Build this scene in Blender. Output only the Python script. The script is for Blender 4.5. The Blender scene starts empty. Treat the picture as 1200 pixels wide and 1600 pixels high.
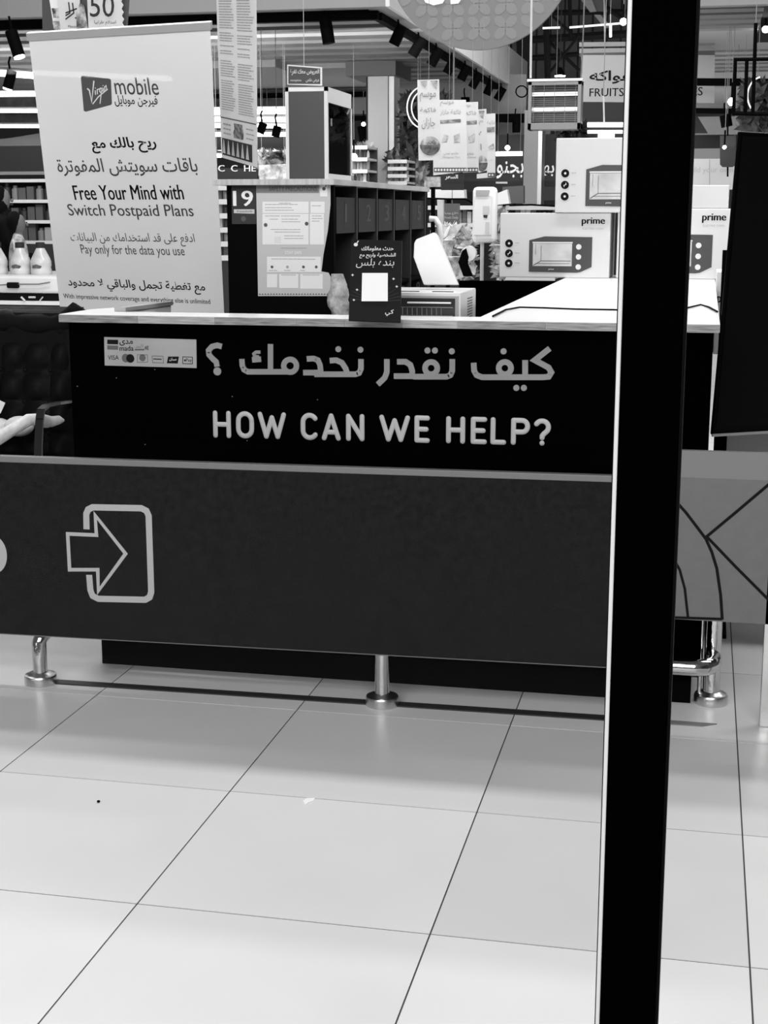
import bpy, bmesh, math, random
from mathutils import Vector, Matrix
random.seed(7)
S = bpy.context.scene
# ---------------------------------------------------------------- camera
H = 1.365; FPX = 2289.0; PITCH = math.radians(11.555); YAW = math.radians(12.197)
cd = bpy.data.cameras.new('camera'); cam = bpy.data.objects.new('camera', cd)
S.collection.objects.link(cam); S.camera = cam
cd.sensor_fit = 'HORIZONTAL'; cd.sensor_width = 36.0; cd.lens = FPX * 36.0 / 1200.0
cd.clip_start = 0.05; cd.clip_end = 200
cam.location = (0, 0, H); cam.rotation_euler = (math.pi/2 - PITCH, 0, YAW)
# ---------------------------------------------------------------- world, lights, exposure
w = bpy.data.worlds.new('world'); S.world = w; w.use_nodes = True
w.node_tree.nodes['Background'].inputs[0].default_value = (1, 1, 1, 1)
w.node_tree.nodes['Background'].inputs[1].default_value = 0.10
S.view_settings.view_transform = 'Standard'; S.view_settings.look = 'None'
S.view_settings.exposure = 0.0; S.view_settings.gamma = 1.0; S.view_settings.use_curve_mapping = False
def area(name, loc, sx, sy, power, target=None, spread=180):
    l = bpy.data.lights.new(name, 'AREA'); l.shape = 'RECTANGLE'; l.size = sx; l.size_y = sy; l.energy = power
    l.spread = math.radians(spread)
    o = bpy.data.objects.new(name, l); S.collection.objects.link(o); o.location = loc
    if target:
        o.rotation_euler = (Vector(target) - Vector(loc)).to_track_quat('-Z', 'Y').to_euler()
    return o
area('ceiling_light_row_near', (-1.0, 5.9, 4.5), 9.0, 0.25, 300)          # casts the counter's shadow towards the camera
area('ceiling_light_row_mid', (-1.5, 8.7, 4.6), 9.0, 0.3, 270)
area('ceiling_light_row_far', (-3.0, 14.0, 4.8), 14.0, 1.2, 520)
area('slat_bounce_fill', (-3.5, 12.6, 1.9), 9.0, 1.2, 28, (-3.5, 12.6, 5))    # added upward fill for bounce from the bright sales floor onto the slats
area('canopy_bounce_fill', (-3.5, 16.6, 1.7), 9.0, 1.2, 26, (-3.5, 16.6, 5))  # second added upward fill, floor bounce onto the canopy's rear slats
area('canopy_downlights', (-5.0, 12.6, 2.75), 8.0, 0.8, 150, (-4.6, 15.2, 1.2))
area('entrance_light', (-0.8, -0.6, 4.2), 5.0, 1.6, 175, (-0.9, 3.4, 0.3))
area('rear_fill', (-0.5, -3.5, 3.6), 6.0, 1.5, 330, (-1.2, 5.0, 1.2))  # added fill behind the camera, brightens upright faces turned towards it
# ---------------------------------------------------------------- pixel / plane helpers (the camera's own geometry, for measuring)
cF = Vector((-math.sin(YAW)*math.cos(PITCH), math.cos(YAW)*math.cos(PITCH), -math.sin(PITCH)))
cR = Vector((math.cos(YAW), math.sin(YAW), 0)); cU = cR.cross(cF); EYE = Vector((0, 0, H))
def ray(x, y): return cF + cR*((x-600)/FPX) - cU*((y-800)/FPX)
def at(x, y, Y):
    d = ray(x, y); return EYE + d*(Y/d.y)
def atz(x, y, z):
    d = ray(x, y); return EYE + d*((z-H)/d.z)
class Fr:
    """a flat frame of reference: origin O, unit U to the right, unit V up, N towards the viewer"""
    def __init__(s, O, U=(1,0,0), V=(0,0,1)):
        s.O = Vector(O); s.U = Vector(U).normalized(); s.V = Vector(V).normalized(); s.N = s.U.cross(s.V).normalized()
    def pt(s, u, v, n=0.0): return s.O + s.U*u + s.V*v + s.N*n
    def pix(s, x, y):
        d = ray(x, y); t = (s.O-EYE).dot(s.N)/d.dot(s.N); q = EYE + d*t - s.O
        c = s.U.dot(s.V); a, b = q.dot(s.U), q.dot(s.V); k = 1-c*c
        return ((a-c*b)/k, (b-c*a)/k)
def facing(Y): return Fr((0, Y, 0))
def quadfr(px, Y0):
    """frame and size of the rectangle seen at the four pixels TL TR BR BL, TL at depth Y0"""
    r = [ray(*p) for p in px]
    M = Matrix((-r[1], r[2], -r[3])).transposed()
    s = M.inverted() @ (-r[0]); k = [1, s[0], s[1], s[2]]; f = Y0/r[0].y
    q = [EYE + r[i]*k[i]*f for i in range(4)]
    U = ((q[1]-q[0]) + (q[2]-q[3]))/2; V = ((q[0]-q[3]) + (q[1]-q[2]))/2
    return Fr(q[3], U, V), U.length, V.length
# ---------------------------------------------------------------- materials
MATS = {}
def mat(name, g, rough=0.5, metal=0.0, var=0.0, scale=8.0, bump=0.0, emit=0.0, spec=0.5, stretch=None, coat=0.0):
    if name in MATS: return MATS[name]
    m = bpy.data.materials.new(name); m.use_nodes = True; nt = m.node_tree; N = nt.nodes; b = N['Principled BSDF']
    b.inputs['Base Color'].default_value = (g, g, g, 1); b.inputs['Roughness'].default_value = rough
    b.inputs['Metallic'].default_value = metal; b.inputs['Specular IOR Level'].default_value = spec
    b.inputs['Coat Weight'].default_value = coat
    if emit:
        b.inputs['Emission Color'].default_value = (1, 1, 1, 1); b.inputs['Emission Strength'].default_value = emit
    if var or bump:
        tc = N.new('ShaderNodeTexCoord'); mp = N.new('ShaderNodeMapping'); no = N.new('ShaderNodeTexNoise')
        nt.links.new(tc.outputs['Object'], mp.inputs[0]); nt.links.new(mp.outputs[0], no.inputs['Vector'])
        if stretch: mp.inputs['Scale'].default_value = stretch
        no.inputs['Scale'].default_value = scale; no.inputs['Detail'].default_value = 5
        if var:
            mr = N.new('ShaderNodeMapRange'); mr.inputs['From Min'].default_value = 0.3; mr.inputs['From Max'].default_value = 0.7
            mr.inputs['To Min'].default_value = max(0, g-var); mr.inputs['To Max'].default_value = g+var
            nt.links.new(no.outputs['Fac'], mr.inputs['Value']); nt.links.new(mr.outputs[0], b.inputs['Base Color'])
        if bump:
            bu = N.new('ShaderNodeBump'); bu.inputs['Strength'].default_value = bump; bu.inputs['Distance'].default_value = 0.01
            nt.links.new(no.outputs['Fac'], bu.inputs['Height']); nt.links.new(bu.outputs[0], b.inputs['Normal'])
    MATS[name] = m; return m
def pic_mat(name, scale, lo, hi, seed=0.0):
    """blurred printed picture: blotches of several greys"""
    if name in MATS: return MATS[name]
    m = bpy.data.materials.new(name); m.use_nodes = True; nt = m.node_tree; N = nt.nodes; b = N['Principled BSDF']
    tc = N.new('ShaderNodeTexCoord'); mp = N.new('ShaderNodeMapping'); v = N.new('ShaderNodeTexVoronoi'); no = N.new('ShaderNodeTexNoise')
    mp.inputs['Location'].default_value = (seed, seed*1.7, seed*0.6)
    nt.links.new(tc.outputs['Object'], mp.inputs[0]); nt.links.new(mp.outputs[0], no.inputs['Vector'])
    no.inputs['Scale'].default_value = scale; no.inputs['Detail'].default_value = 6; no.inputs['Roughness'].default_value = 0.65
    r = N.new('ShaderNodeValToRGB'); e = r.color_ramp.elements
    e[0].position = 0.38; e[0].color = (lo, lo, lo, 1); e[1].position = 0.62; e[1].color = (hi, hi, hi, 1)
    nt.links.new(no.outputs['Fac'], r.inputs[0]); nt.links.new(r.outputs[0], b.inputs['Base Color'])
    N.remove(v); b.inputs['Roughness'].default_value = 0.6
    MATS[name] = m; return m
def glass_mat(name, tint=0.97, refl=0.02, rough=0.0, haze=0.0):
    m = bpy.data.materials.new(name); m.use_nodes = True; nt = m.node_tree; N = nt.nodes; N.clear()
    o = N.new('ShaderNodeOutputMaterial'); t = N.new('ShaderNodeBsdfTransparent'); g = N.new('ShaderNodeBsdfGlossy'); x = N.new('ShaderNodeMixShader')
    fr = N.new('ShaderNodeFresnel'); fr.inputs[0].default_value = 1 + 2*math.sqrt(refl)/(1-math.sqrt(refl))
    t.inputs[0].default_value = (tint, tint, tint, 1); g.inputs['Roughness'].default_value = rough
    nt.links.new(fr.outputs[0], x.inputs[0]); nt.links.new(t.outputs[0], x.inputs[1]); nt.links.new(g.outputs[0], x.inputs[2])
    nt.links.new(x.outputs[0], o.inputs[0]); MATS[name] = m; return m
def wood_mat():
    m = mat('pale_wood', 0.42, 0.45, var=0.16, scale=3.0, stretch=(2.2, 3, 45)); return m
BLACK = mat('black_laminate', 0.0004, 0.5, spec=0.0); JET = mat('black_matte', 0.0012, 0.7, spec=0.03)
FRAME = mat('black_anodised', 0.0004, 0.6, spec=0.0); FRAME2 = mat('dark_rubber', 0.004, 0.6, spec=0.05)
ALU = mat('brushed_aluminium', 0.42, 0.35, 0.9); CHROME = mat('chrome', 0.62, 0.12, 1.0, bump=0.15, scale=30)
WHITE = mat('white_plastic', 0.82, 0.35); PAPER = mat('white_paper', 0.80, 0.7); CARD = mat('white_card', 0.60, 0.6)
COUNTER = mat('white_counter', 0.86, 0.25, var=0.03, scale=2); WOOD = wood_mat()
G02 = mat('ink_black', 0.004, 0.6, spec=0.1); G05 = mat('ink_charcoal', 0.03, 0.6, spec=0.2); G10 = mat('ink_dark_grey', 0.09, 0.6, spec=0.2)
G20 = mat('ink_mid_grey', 0.2, 0.6); G35 = mat('ink_grey', 0.34, 0.6); G50 = mat('ink_light_grey', 0.52, 0.6); G65 = mat('ink_pale_grey', 0.66, 0.6)
BAN = mat('banner_vinyl', 0.84, 0.45, var=0.015, scale=2)
BARR = mat('barrier_charcoal', 0.0095, 0.75, spec=0.1, var=0.003, scale=60); BARR_L = mat('barrier_edge', 0.15, 0.5)
PANEL_G = mat('sign_board_grey', 0.115, 0.6, var=0.006, scale=30); PANEL_L = mat('sign_board_light_grey', 0.16, 0.6)
TUBE = mat('lit_tube', 1, 0.5, emit=7.0); BULB = mat('lit_bulb', 1, 0.5, emit=25.0); STRIP = mat('lit_shelf_strip', 1, 0.5, emit=2.2)
REFL_TUBE = mat('lit_tube_entrance', 1, 0.5, emit=30.0)
# ---------------------------------------------------------------- mesh building
def wpos(p):
    v = Vector((0, 0, 0))
    while p is not None: v += p.location; p = p.parent
    return v
class MB:
    def __init__(s): s.v = []; s.f = []
    def add(s, vs, fs):
        k = len(s.v); s.v += [Vector(p) for p in vs]; s.f += [tuple(i+k for i in f) for f in fs]; return s
    def box(s, a, b, M=None):
        (x0,y0,z0),(x1,y1,z1) = a, b
        x0,x1 = sorted((x0,x1)); y0,y1 = sorted((y0,y1)); z0,z1 = sorted((z0,z1))
        vs = [Vector(p) for p in ((x0,y0,z0),(x1,y0,z0),(x1,y1,z0),(x0,y1,z0),(x0,y0,z1),(x1,y0,z1),(x1,y1,z1),(x0,y1,z1))]
        if M: vs = [M @ p for p in vs]
        return s.add(vs, [(0,3,2,1),(4,5,6,7),(0,1,5,4),(1,2,6,5),(2,3,7,6),(3,0,4,7)])
    def fbox(s, fr, u0, u1, v0, v1, n0, n1):
        u0,u1 = sorted((u0,u1)); v0,v1 = sorted((v0,v1)); n0,n1 = sorted((n0,n1))
        vs = [fr.pt(u,v,n) for n in (n0,n1) for (u,v) in ((u0,v0),(u1,v0),(u1,v1),(u0,v1))]
        return s.add(vs, [(0,3,2,1),(4,5,6,7),(0,1,5,4),(1,2,6,5),(2,3,7,6),(3,0,4,7)])
    def poly(s, fr, uv, n0, n1=None):
        a = sum(uv[i][0]*uv[(i+1)%len(uv)][1]-uv[(i+1)%len(uv)][0]*uv[i][1] for i in range(len(uv)))
        if a < 0: uv = uv[::-1]
        k = len(uv)
        if n1 is None: return s.add([fr.pt(u,v,n0) for u,v in uv], [tuple(range(k))])
        n0,n1 = sorted((n0,n1))
        vs = [fr.pt(u,v,n0) for u,v in uv]+[fr.pt(u,v,n1) for u,v in uv]
        return s.add(vs, [tuple(range(k))[::-1], tuple(range(k,2*k))]+[(i,(i+1)%k,k+(i+1)%k,k+i) for i in range(k)])
    def pbox(s, x0, y0, x1, y1, Y, d, n=0.0):
        fr = facing(Y); a = fr.pix(x0, (y0+y1)/2)[0]; b = fr.pix(x1, (y0+y1)/2)[0]; xm = (x0+x1)/2
        return s.fbox(fr, a, b, fr.pix(xm, y0)[1], fr.pix(xm, y1)[1], n, n-d)
    def ribbon(s, fr, pts, w, n, closed=False, n1=None):
        P = [Vector(p) for p in pts]; k = len(P); L = []; R = []
        for i in range(k):
            a = P[i-1] if (i or closed) else None; c = P[(i+1)%k] if (i < k-1 or closed) else None
            d1 = (P[i]-a).normalized() if a is not None else None; d2 = (c-P[i]).normalized() if c is not None else None
            if d1 is None: d1 = d2
            if d2 is None: d2 = d1
            t = (d1+d2); t = t.normalized() if t.length > 1e-6 else d1
            m = Vector((-t.y, t.x)); q = max(0.4, m.dot(Vector((-d1.y, d1.x))))
            L.append(P[i]+m*(w/2/q)); R.append(P[i]-m*(w/2/q))
        for i in range(k if closed else k-1):
            j = (i+1) % k; s.poly(fr, [tuple(R[i]), tuple(R[j]), tuple(L[j]), tuple(L[i])], n, n1)
        return s
    def tube(s, pts, r, seg=8, flat=None):
        P = [Vector(p) for p in pts]; rr = r if isinstance(r, (list, tuple)) else [r]*len(P); vs = []; fs = []
        up = None
        for i, p in enumerate(P):
            a = P[max(0,i-1)]; c = P[min(len(P)-1,i+1)]; d = (c-a).normalized()
            if flat is not None:
                X = flat.cross(d).normalized(); Y = flat
            else:
                if up is None: up = Vector((0,0,1)) if abs(d.z) < 0.9 else Vector((1,0,0))
                X = up.cross(d).normalized(); Y = d.cross(X).normalized(); up = Y
            for j in range(seg):
                an = 2*math.pi*j/seg; vs.append(p + X*math.cos(an)*rr[i] + Y*math.sin(an)*rr[i]*(0.35 if flat is not None else 1))
        for i in range(len(P)-1):
            for j in range(seg): fs.append((i*seg+j, i*seg+(j+1)%seg, (i+1)*seg+(j+1)%seg, (i+1)*seg+j))
        fs.append(tuple(range(seg))[::-1]); fs.append(tuple(range((len(P)-1)*seg, len(P)*seg)))
        return s.add(vs, fs)
    def lathe(s, prof, c, seg=16, sx=1.0, sy=1.0, M=None):
        vs = []; fs = []; c = Vector(c)
        for r, z in prof:
            for j in range(seg):
                a = 2*math.pi*j/seg; p = Vector((r*math.cos(a)*sx, r*math.sin(a)*sy, z)); vs.append((M @ p if M else p) + c)
        k = len(prof)
        for i in range(k-1):
            for j in range(seg): fs.append((i*seg+j, i*seg+(j+1)%seg, (i+1)*seg+(j+1)%seg, (i+1)*seg+j))
        fs.append(tuple(range(seg))[::-1]); fs.append(tuple(range((k-1)*seg, k*seg)))
        return s.add(vs, fs)
    def ball(s, c, rx, ry=None, rz=None, seg=14, rings=9):
        ry = ry or rx; rz = rz or rx
        return s.lathe([(max(1e-4, math.sin(math.pi*i/rings)), -math.cos(math.pi*i/rings)) for i in range(rings+1)], c, seg,
                       M=Matrix.Diagonal((rx, ry, rz)))
    def build(s, name, m, parent=None, smooth=False, bevel=0.0, label=None, recalc=False):
        off = wpos(parent); me = bpy.data.meshes.new(name); me.from_pydata([v-off for v in s.v], [], s.f); me.update()
        if recalc:
            b = bmesh.new(); b.from_mesh(me); bmesh.ops.recalc_face_normals(b, faces=b.faces); b.to_mesh(me); b.free()
        if smooth:
            for p in me.polygons: p.use_smooth = True
            try: me.set_sharp_from_angle(angle=math.radians(50))
            except Exception: pass
        me.materials.append(m); o = bpy.data.objects.new(name, me); S.collection.objects.link(o); o.parent = parent
        if bevel:
            bv = o.modifiers.new('bevel', 'BEVEL'); bv.width = bevel; bv.segments = 2; bv.limit_method = 'ANGLE'
        if label: o['label'] = label
        return o
def thing(name, label, cat, loc=(0,0,0), group=None):
    o = bpy.data.objects.new(name, None); S.collection.objects.link(o); o.location = loc; o.empty_display_size = 0.1
    o['label'] = label; o['category'] = cat
    if group: o['group'] = group
    return o
def tag(o, label, cat, group=None):
    o['label'] = label; o['category'] = cat
    if group: o['group'] = group
    return o
def struct(o): o['kind'] = 'structure'; return o
def sempty(name, loc=(0,0,0)):
    o = bpy.data.objects.new(name, None); S.collection.objects.link(o); o.location = loc; o['kind'] = 'structure'; return o
def copy_tree(o, parent=None):
    c = o.copy(); S.collection.objects.link(c); c.parent = parent
    for ch in list(o.children): copy_tree(ch, c)
    return c
# ---------------------------------------------------------------- writing
FORMS = {'ا':(0xFE8D,0xFE8E,0,0),'أ':(0xFE83,0xFE84,0,0),'إ':(0xFE87,0xFE88,0,0),'آ':(0xFE81,0xFE82,0,0),'ب':(0xFE8F,0xFE90,0xFE91,0xFE92),'ة':(0xFE93,0xFE94,0,0),
 'ت':(0xFE95,0xFE96,0xFE97,0xFE98),'ث':(0xFE99,0xFE9A,0xFE9B,0xFE9C),'ج':(0xFE9D,0xFE9E,0xFE9F,0xFEA0),'ح':(0xFEA1,0xFEA2,0xFEA3,0xFEA4),
 'خ':(0xFEA5,0xFEA6,0xFEA7,0xFEA8),'د':(0xFEA9,0xFEAA,0,0),'ذ':(0xFEAB,0xFEAC,0,0),'ر':(0xFEAD,0xFEAE,0,0),'ز':(0xFEAF,0xFEB0,0,0),
 'س':(0xFEB1,0xFEB2,0xFEB3,0xFEB4),'ش':(0xFEB5,0xFEB6,0xFEB7,0xFEB8),'ص':(0xFEB9,0xFEBA,0xFEBB,0xFEBC),'ض':(0xFEBD,0xFEBE,0xFEBF,0xFEC0),
 'ط':(0xFEC1,0xFEC2,0xFEC3,0xFEC4),'ظ':(0xFEC5,0xFEC6,0xFEC7,0xFEC8),'ع':(0xFEC9,0xFECA,0xFECB,0xFECC),'غ':(0xFECD,0xFECE,0xFECF,0xFED0),
 'ف':(0xFED1,0xFED2,0xFED3,0xFED4),'ق':(0xFED5,0xFED6,0xFED7,0xFED8),'ك':(0xFED9,0xFEDA,0xFEDB,0xFEDC),'ل':(0xFEDD,0xFEDE,0xFEDF,0xFEE0),
 'م':(0xFEE1,0xFEE2,0xFEE3,0xFEE4),'ن':(0xFEE5,0xFEE6,0xFEE7,0xFEE8),'ه':(0x0647,0xFEEA,0xFEEB,0xFEEC),'و':(0xFEED,0xFEEE,0,0),
 'ى':(0xFEEF,0xFEF0,0,0),'ي':(0xFEF1,0xFEF2,0xFEF3,0xFEF4),'\u0001':(0xFEFB,0xFEFC,0,0),'ء':(0xFE80,0,0,0),'ئ':(0xFE89,0xFE8A,0xFE8B,0xFE8C)}
def shape(t):
    if not any(c in FORMS for c in t): return t
    t = t.replace('لا', '\u0001'); out = []
    for i, c in enumerate(t):
        if c not in FORMS: out.append(c); continue
        p = t[i-1] if i else ' '; n = t[i+1] if i+1 < len(t) else ' '
        jp = p in FORMS and FORMS[p][2] and FORMS[c][1]; jn = n in FORMS and FORMS[c][2] and FORMS[n][1]
        f = FORMS[c]; out.append(chr(f[3] if jp and jn else f[1] if jp else f[2] if jn else f[0]))
    return ''.join(out[::-1])
_tc = bpy.data.curves.new('type', 'FONT'); _to = bpy.data.objects.new('type', _tc); S.collection.objects.link(_to); _tc.resolution_u = 3
_tcache = {}
def glyphs(t, bold):
    k = (t, bold)
    if k not in _tcache:
        _tc.body = shape(t); _tc.offset = bold; bpy.context.view_layer.update()
        me = _to.evaluated_get(bpy.context.evaluated_depsgraph_get()).to_mesh()
        vs = [(v.co.x, v.co.y) for v in me.vertices]; fs = [tuple(p.vertices) for p in me.polygons]
        _to.evaluated_get(bpy.context.evaluated_depsgraph_get()).to_mesh_clear()
        xs = [v[0] for v in vs]; ys = [v[1] for v in vs]
        _tcache[k] = (vs, fs, min(xs), max(xs), min(ys), max(ys))
    return _tcache[k]
def text_uv(mb, fr, t, u0, v0, u1, v1, bold=0.0, n=0.001, thick=0.0, shear=0.0):
    if bold and not thick and not any(ch in FORMS for ch in t):      # heavier Latin letters: three strokes side by side
        hgt = abs(v1-v0); e = bold*hgt*1.1
        for k, du in enumerate((-e, 0, e)): text_uv(mb, fr, t, u0+e+du, v0, u1-e+du, v1, 0, n+k*.00004)
        return mb
    vs, fs, a, b, c, d = glyphs(t, bold)
    q = [(u0+(x-a)/(b-a)*(u1-u0)+shear*(y-c)/(d-c)*(v1-v0), v0+(y-c)/(d-c)*(v1-v0)) for x, y in vs]
    if not thick: mb.add([fr.pt(u, v, n) for u, v in q], fs)
    else:
        k = len(q); e = {}
        for f in fs:
            for i in range(len(f)):
                x = (f[i], f[(i+1) % len(f)]); e[x] = 1
        side = [(x, y) for (x, y) in e if (y, x) not in e]
        mb.add([fr.pt(u, v, n) for u, v in q]+[fr.pt(u, v, n+thick) for u, v in q],
               [tuple(i+k for i in f) for f in fs]+[(x, y, y+k, x+k) for x, y in side])
    return mb
def text_px(mb, fr, t, x0, y0, x1, y1, bold=0.0, n=0.001, thick=0.0, dy=0.0):
    """fit the string to the region x0..x1, y0..y1 of the picture, on the plane of the frame; dy = drop of the line from left to right"""
    yc = (y0+y1)/2; A = Vector(fr.pix(x0, yc-dy/2)); B = Vector(fr.pix(x1, yc+dy/2)); xm = (x0+x1)/2
    vt = fr.pix(xm, y0)[1]; vb = fr.pix(xm, y1)[1]; d = (B-A)
    U = (fr.U*d.x + fr.V*d.y).normalized(); V = fr.N.cross(U)
    C = fr.pt((A.x+B.x)/2, (vt+vb)/2); f2 = Fr(C, U, V); L = d.length/2; h = abs(vt-vb)/2
    return text_uv(mb, f2, t, -L, -h, L, h, bold, n, thick)
def ppoly(mb, fr, px, n, n1=None): return mb.poly(fr, [fr.pix(*p) for p in px], n, n1)
def prib(mb, fr, px, wpx, n, closed=False):
    q = [fr.pix(*p) for p in px]; e = (Vector(fr.pix(px[0][0]+1, px[0][1]))-Vector(q[0])).length
    return mb.ribbon(fr, q, wpx*e, n, closed)
def disc(mb, fr, u, v, r, n, n1=None, seg=24, rv=None):
    return mb.poly(fr, [(u+r*math.cos(2*math.pi*i/seg), v+(rv or r)*math.sin(2*math.pi*i/seg)) for i in range(seg)], n, n1)
def dashes(mb, fr, u0, u1, v, h, n, gap=0.3, wmin=0.015, wmax=0.05):
    u = u0
    while u < u1-wmin:
        w_ = random.uniform(wmin, wmax); e = min(u+w_, u1); mb.poly(fr, [(u,v),(e,v),(e,v+h),(u,v+h)], n); u = e+h*gap*2
# ================================================================= FLOOR
GROUT = mat('grout', 0.06, 0.95, spec=.05)
TILES = [mat('floor_tile_%d' % i, 0.56+0.02*i, 0.34, var=0.035, scale=1.3, spec=0.35) for i in range(4)]
fl = struct(MB().box((-14, -6, -0.03), (8, 26, -0.0015)).build('floor', GROUT))
gx = 0.136; gy = 3.168; T = 0.6; tmesh = []
for i in range(4):
    tmesh.append(MB().box((0.0017, 0.0022, -0.0015), (T-0.0017, T-0.0022, 0)).build('tile', TILES[i], fl))
first = set()
for ix in range(-7, 3):
    for iy in range(-4, 6):
        k = random.randrange(4); o = tmesh[k] if k not in first else tmesh[k].copy()
        if k in first: S.collection.objects.link(o); o.parent = fl
        first.add(k); o.location = (gx+ix*T, gy+iy*T, 0)
def far_tiles():
    m = bpy.data.materials.new('far_floor_tiles'); m.use_nodes = True; nt = m.node_tree; b = nt.nodes['Principled BSDF']
    br = nt.nodes.new('ShaderNodeTexBrick'); tc = nt.nodes.new('ShaderNodeTexCoord'); nt.links.new(tc.outputs['Object'], br.inputs['Vector'])
    br.offset = 0; br.inputs['Scale'].default_value = 1; br.inputs['Brick Width'].default_value = 0.6; br.inputs['Row Height'].default_value = 0.6
    br.inputs['Mortar Size'].default_value = 0.003; br.inputs['Color1'].default_value = (.62,.62,.62,1); br.inputs['Color2'].default_value = (.6,.6,.6,1)
    br.inputs['Mortar'].default_value = (.16,.16,.16,1); nt.links.new(br.outputs[0], b.inputs['Base Color']); b.inputs['Roughness'].default_value = .35
    return m
FT = far_tiles(); y_end = gy+6*T; x_l = gx-7*T; x_r = gx+3*T
ff = MB(); ff.box((-14, y_end, -0.0015), (8, 26, 0)); ff.box((-14, -6, -0.0015), (x_l, y_end, 0)); ff.box((x_r, -6, -0.0015), (8, y_end, 0)); ff.box((x_l, -6, -0.0015), (x_r, gy-4*T, 0))
ff.build('tiled_surface', FT, fl)
# scraps lying on the tiles
fr0 = Fr((0,0,0), (1,0,0), (0,1,0))
def fpx(px): return [tuple(atz(x, y, 0)[:2]) for x, y in px]
tag(MB().poly(fr0, fpx([(473,1253),(479,1248),(492,1248),(490,1252),(482,1255),(478,1258)]), 0.0, 0.002).build('paper_scrap', WHITE), 'tiny torn white paper scrap lying on the floor tiles', 'litter')
tag(MB().ball(atz(154,1254,0)+Vector((0,0,.003)), .004,.004,.003).build('crumb', JET), 'tiny black crumb on the bare floor tiles', 'litter')
# ================================================================= ENTRANCE FRAME (nearest, black mullion with its glass)
dr = sempty('door_1', (-0.04, 1.15, 0))
MB().box((-0.061, 1.15, -0.0), (-0.0145, 1.24, 3.0)).build('mullion', FRAME, dr, bevel=0.002)
MB().box((-0.0145, 1.185, 0), (-0.0122, 1.235, 3.0)).build('rubber_seal', FRAME2, dr)
MB().box((-0.0639, 1.147, 0), (-0.0606, 1.151, 3.0)).build('aluminium_edge', mat('satin_edge', 0.45, 0.5), dr, bevel=0.0008)
MB().box((-0.0652, 1.157, 0), (-0.0605, 1.175, 3.0)).build('gasket', FRAME2, dr)
glass_mat('door_glass', 0.985, 0.0025)
MB().box((-1.6, 1.176, 0.02), (-0.0612, 1.184, 3.0)).build('glass_pane', MATS['door_glass'], dr)
# ================================================================= BARRIER with exit arrow
bl = at(-60, 712, 3.79); br_ = at(1000, 750, 3.862)
bar = thing('exit_barrier', 'dark grey barrier panel with white exit arrow symbol on round chrome legs', 'barrier', ((bl.x+br_.x)/2, 3.84, 0))
O = Vector((-3.4, 0, 0.150)); 
A0 = at(0, 995, 3.815); B0 = at(948, 1044, 3.862); U = Vector((B0.x-A0.x, B0.y-A0.y, 0)).normalized()
bf = Fr(Vector((A0.x, A0.y, 0)), U, (0,0,1))
v0 = 0.153; v1 = 0.664; u1 = bf.pix(975, 900)[0]; u0 = -0.75
MB().fbox(bf, u0, u1, v0, v1, 0, -0.022).build('barrier_panel', BARR, bar, bevel=0.001)
MB().fbox(bf, u0, u1, v1, v1+0.018, 0.001, -0.024).build('top_edge', BARR_L, bar, bevel=0.002, label='light grey top edge strip')
MB().fbox(bf, u0, u1, v0-0.002, v0, 0.001, -0.022).build('bottom_edge', BARR_L, bar)
ic = MB()
door = [(135.5,827),(135,803),(138,796),(145,792.5),(221,794),(229,798),(232.5,806),(236.5,925),(234,933),(227,937),(154,935.5),(145,931),(141.5,922),(139.5,898)]
prib(ic, bf, door, 9.5, 0.0012)
prib(ic, bf, [(106,834),(151,836),(149,805),(196.5,865),(154,923),(153,890),(109,890)], 5.5, 0.0013, True)
MARK = mat('sign_white_vinyl', 0.36, 0.5)
ic.build('exit_symbol', MARK, bar, label='white outline arrow entering a rounded doorway')
c = bf.pix(-9, 866); disc(MB(), bf, c[0], c[1], 0.040, 0.0012, rv=0.056).build('round_mark', MARK, bar, label='edge of a pale round mark')
SATIN = mat('satin_steel', .62, .28, 1.0)
def flange(c, name='leg_flange'): 
    return MB().lathe([(.046,0),(.0475,.003),(.0475,.022),(.045,.028),(.032,.031),(.027,.036)], c, 28)
for (lx, ly, bend) in ((-1.869, 3.84, True), (-0.84, 3.862, False), (-2.9, 3.83, True)):
    lg = MB()
    if bend: lg.tube([(lx,ly,.02),(lx,ly,.125),(lx+.004,ly+.008,.140),(lx+.014,ly+.03,.152),(lx+.03,ly+.05,.160)], .0215, 18)
    else: lg.tube([(lx,ly,.02),(lx,ly,.151)], .0215, 18)
    l = lg.build('leg', CHROME, bar, smooth=True); flange((lx,ly,0)).build('leg_flange', SATIN, l, smooth=True)
    MB().tube([(lx,ly+.045,.17),(lx,ly+.045,.40)], .018, 12).build('upright_bracket', CHROME, bar, smooth=True)
MB().tube([(-2.9,3.852,.172),(-0.15,3.885,.172)], .0185, 12).build('lower_rail', CHROME, bar, smooth=True)
# dark strip drawn along the floor under the barrier, paler grey at its right end
tr = MB(); tr.box((-2.9+.05, 3.834, 0), (-0.30, 3.866, 0.004)); 
dstrip = tag(MB().poly(Fr((0,0,0),(1,0,0),(0,1,0)), [(-1.84,3.838),(-0.1,3.862),(-0.1,3.900),(-1.84,3.872)], 0, .004).build('floor_dark_strip', mat('strip_black', 0.012, 0.6)), 'long thin black strip across the floor under the dark barrier', 'floor strip')
MB().poly(Fr((0,0,0),(1,0,0),(0,1,0)), [(-0.1,3.865),(0.045,3.868),(0.085,3.895),(-0.1,3.897)], 0, .003).build('grey_end', mat('strip_grey', 0.16, 0.7), dstrip, label='paler grey end of the strip')
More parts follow.
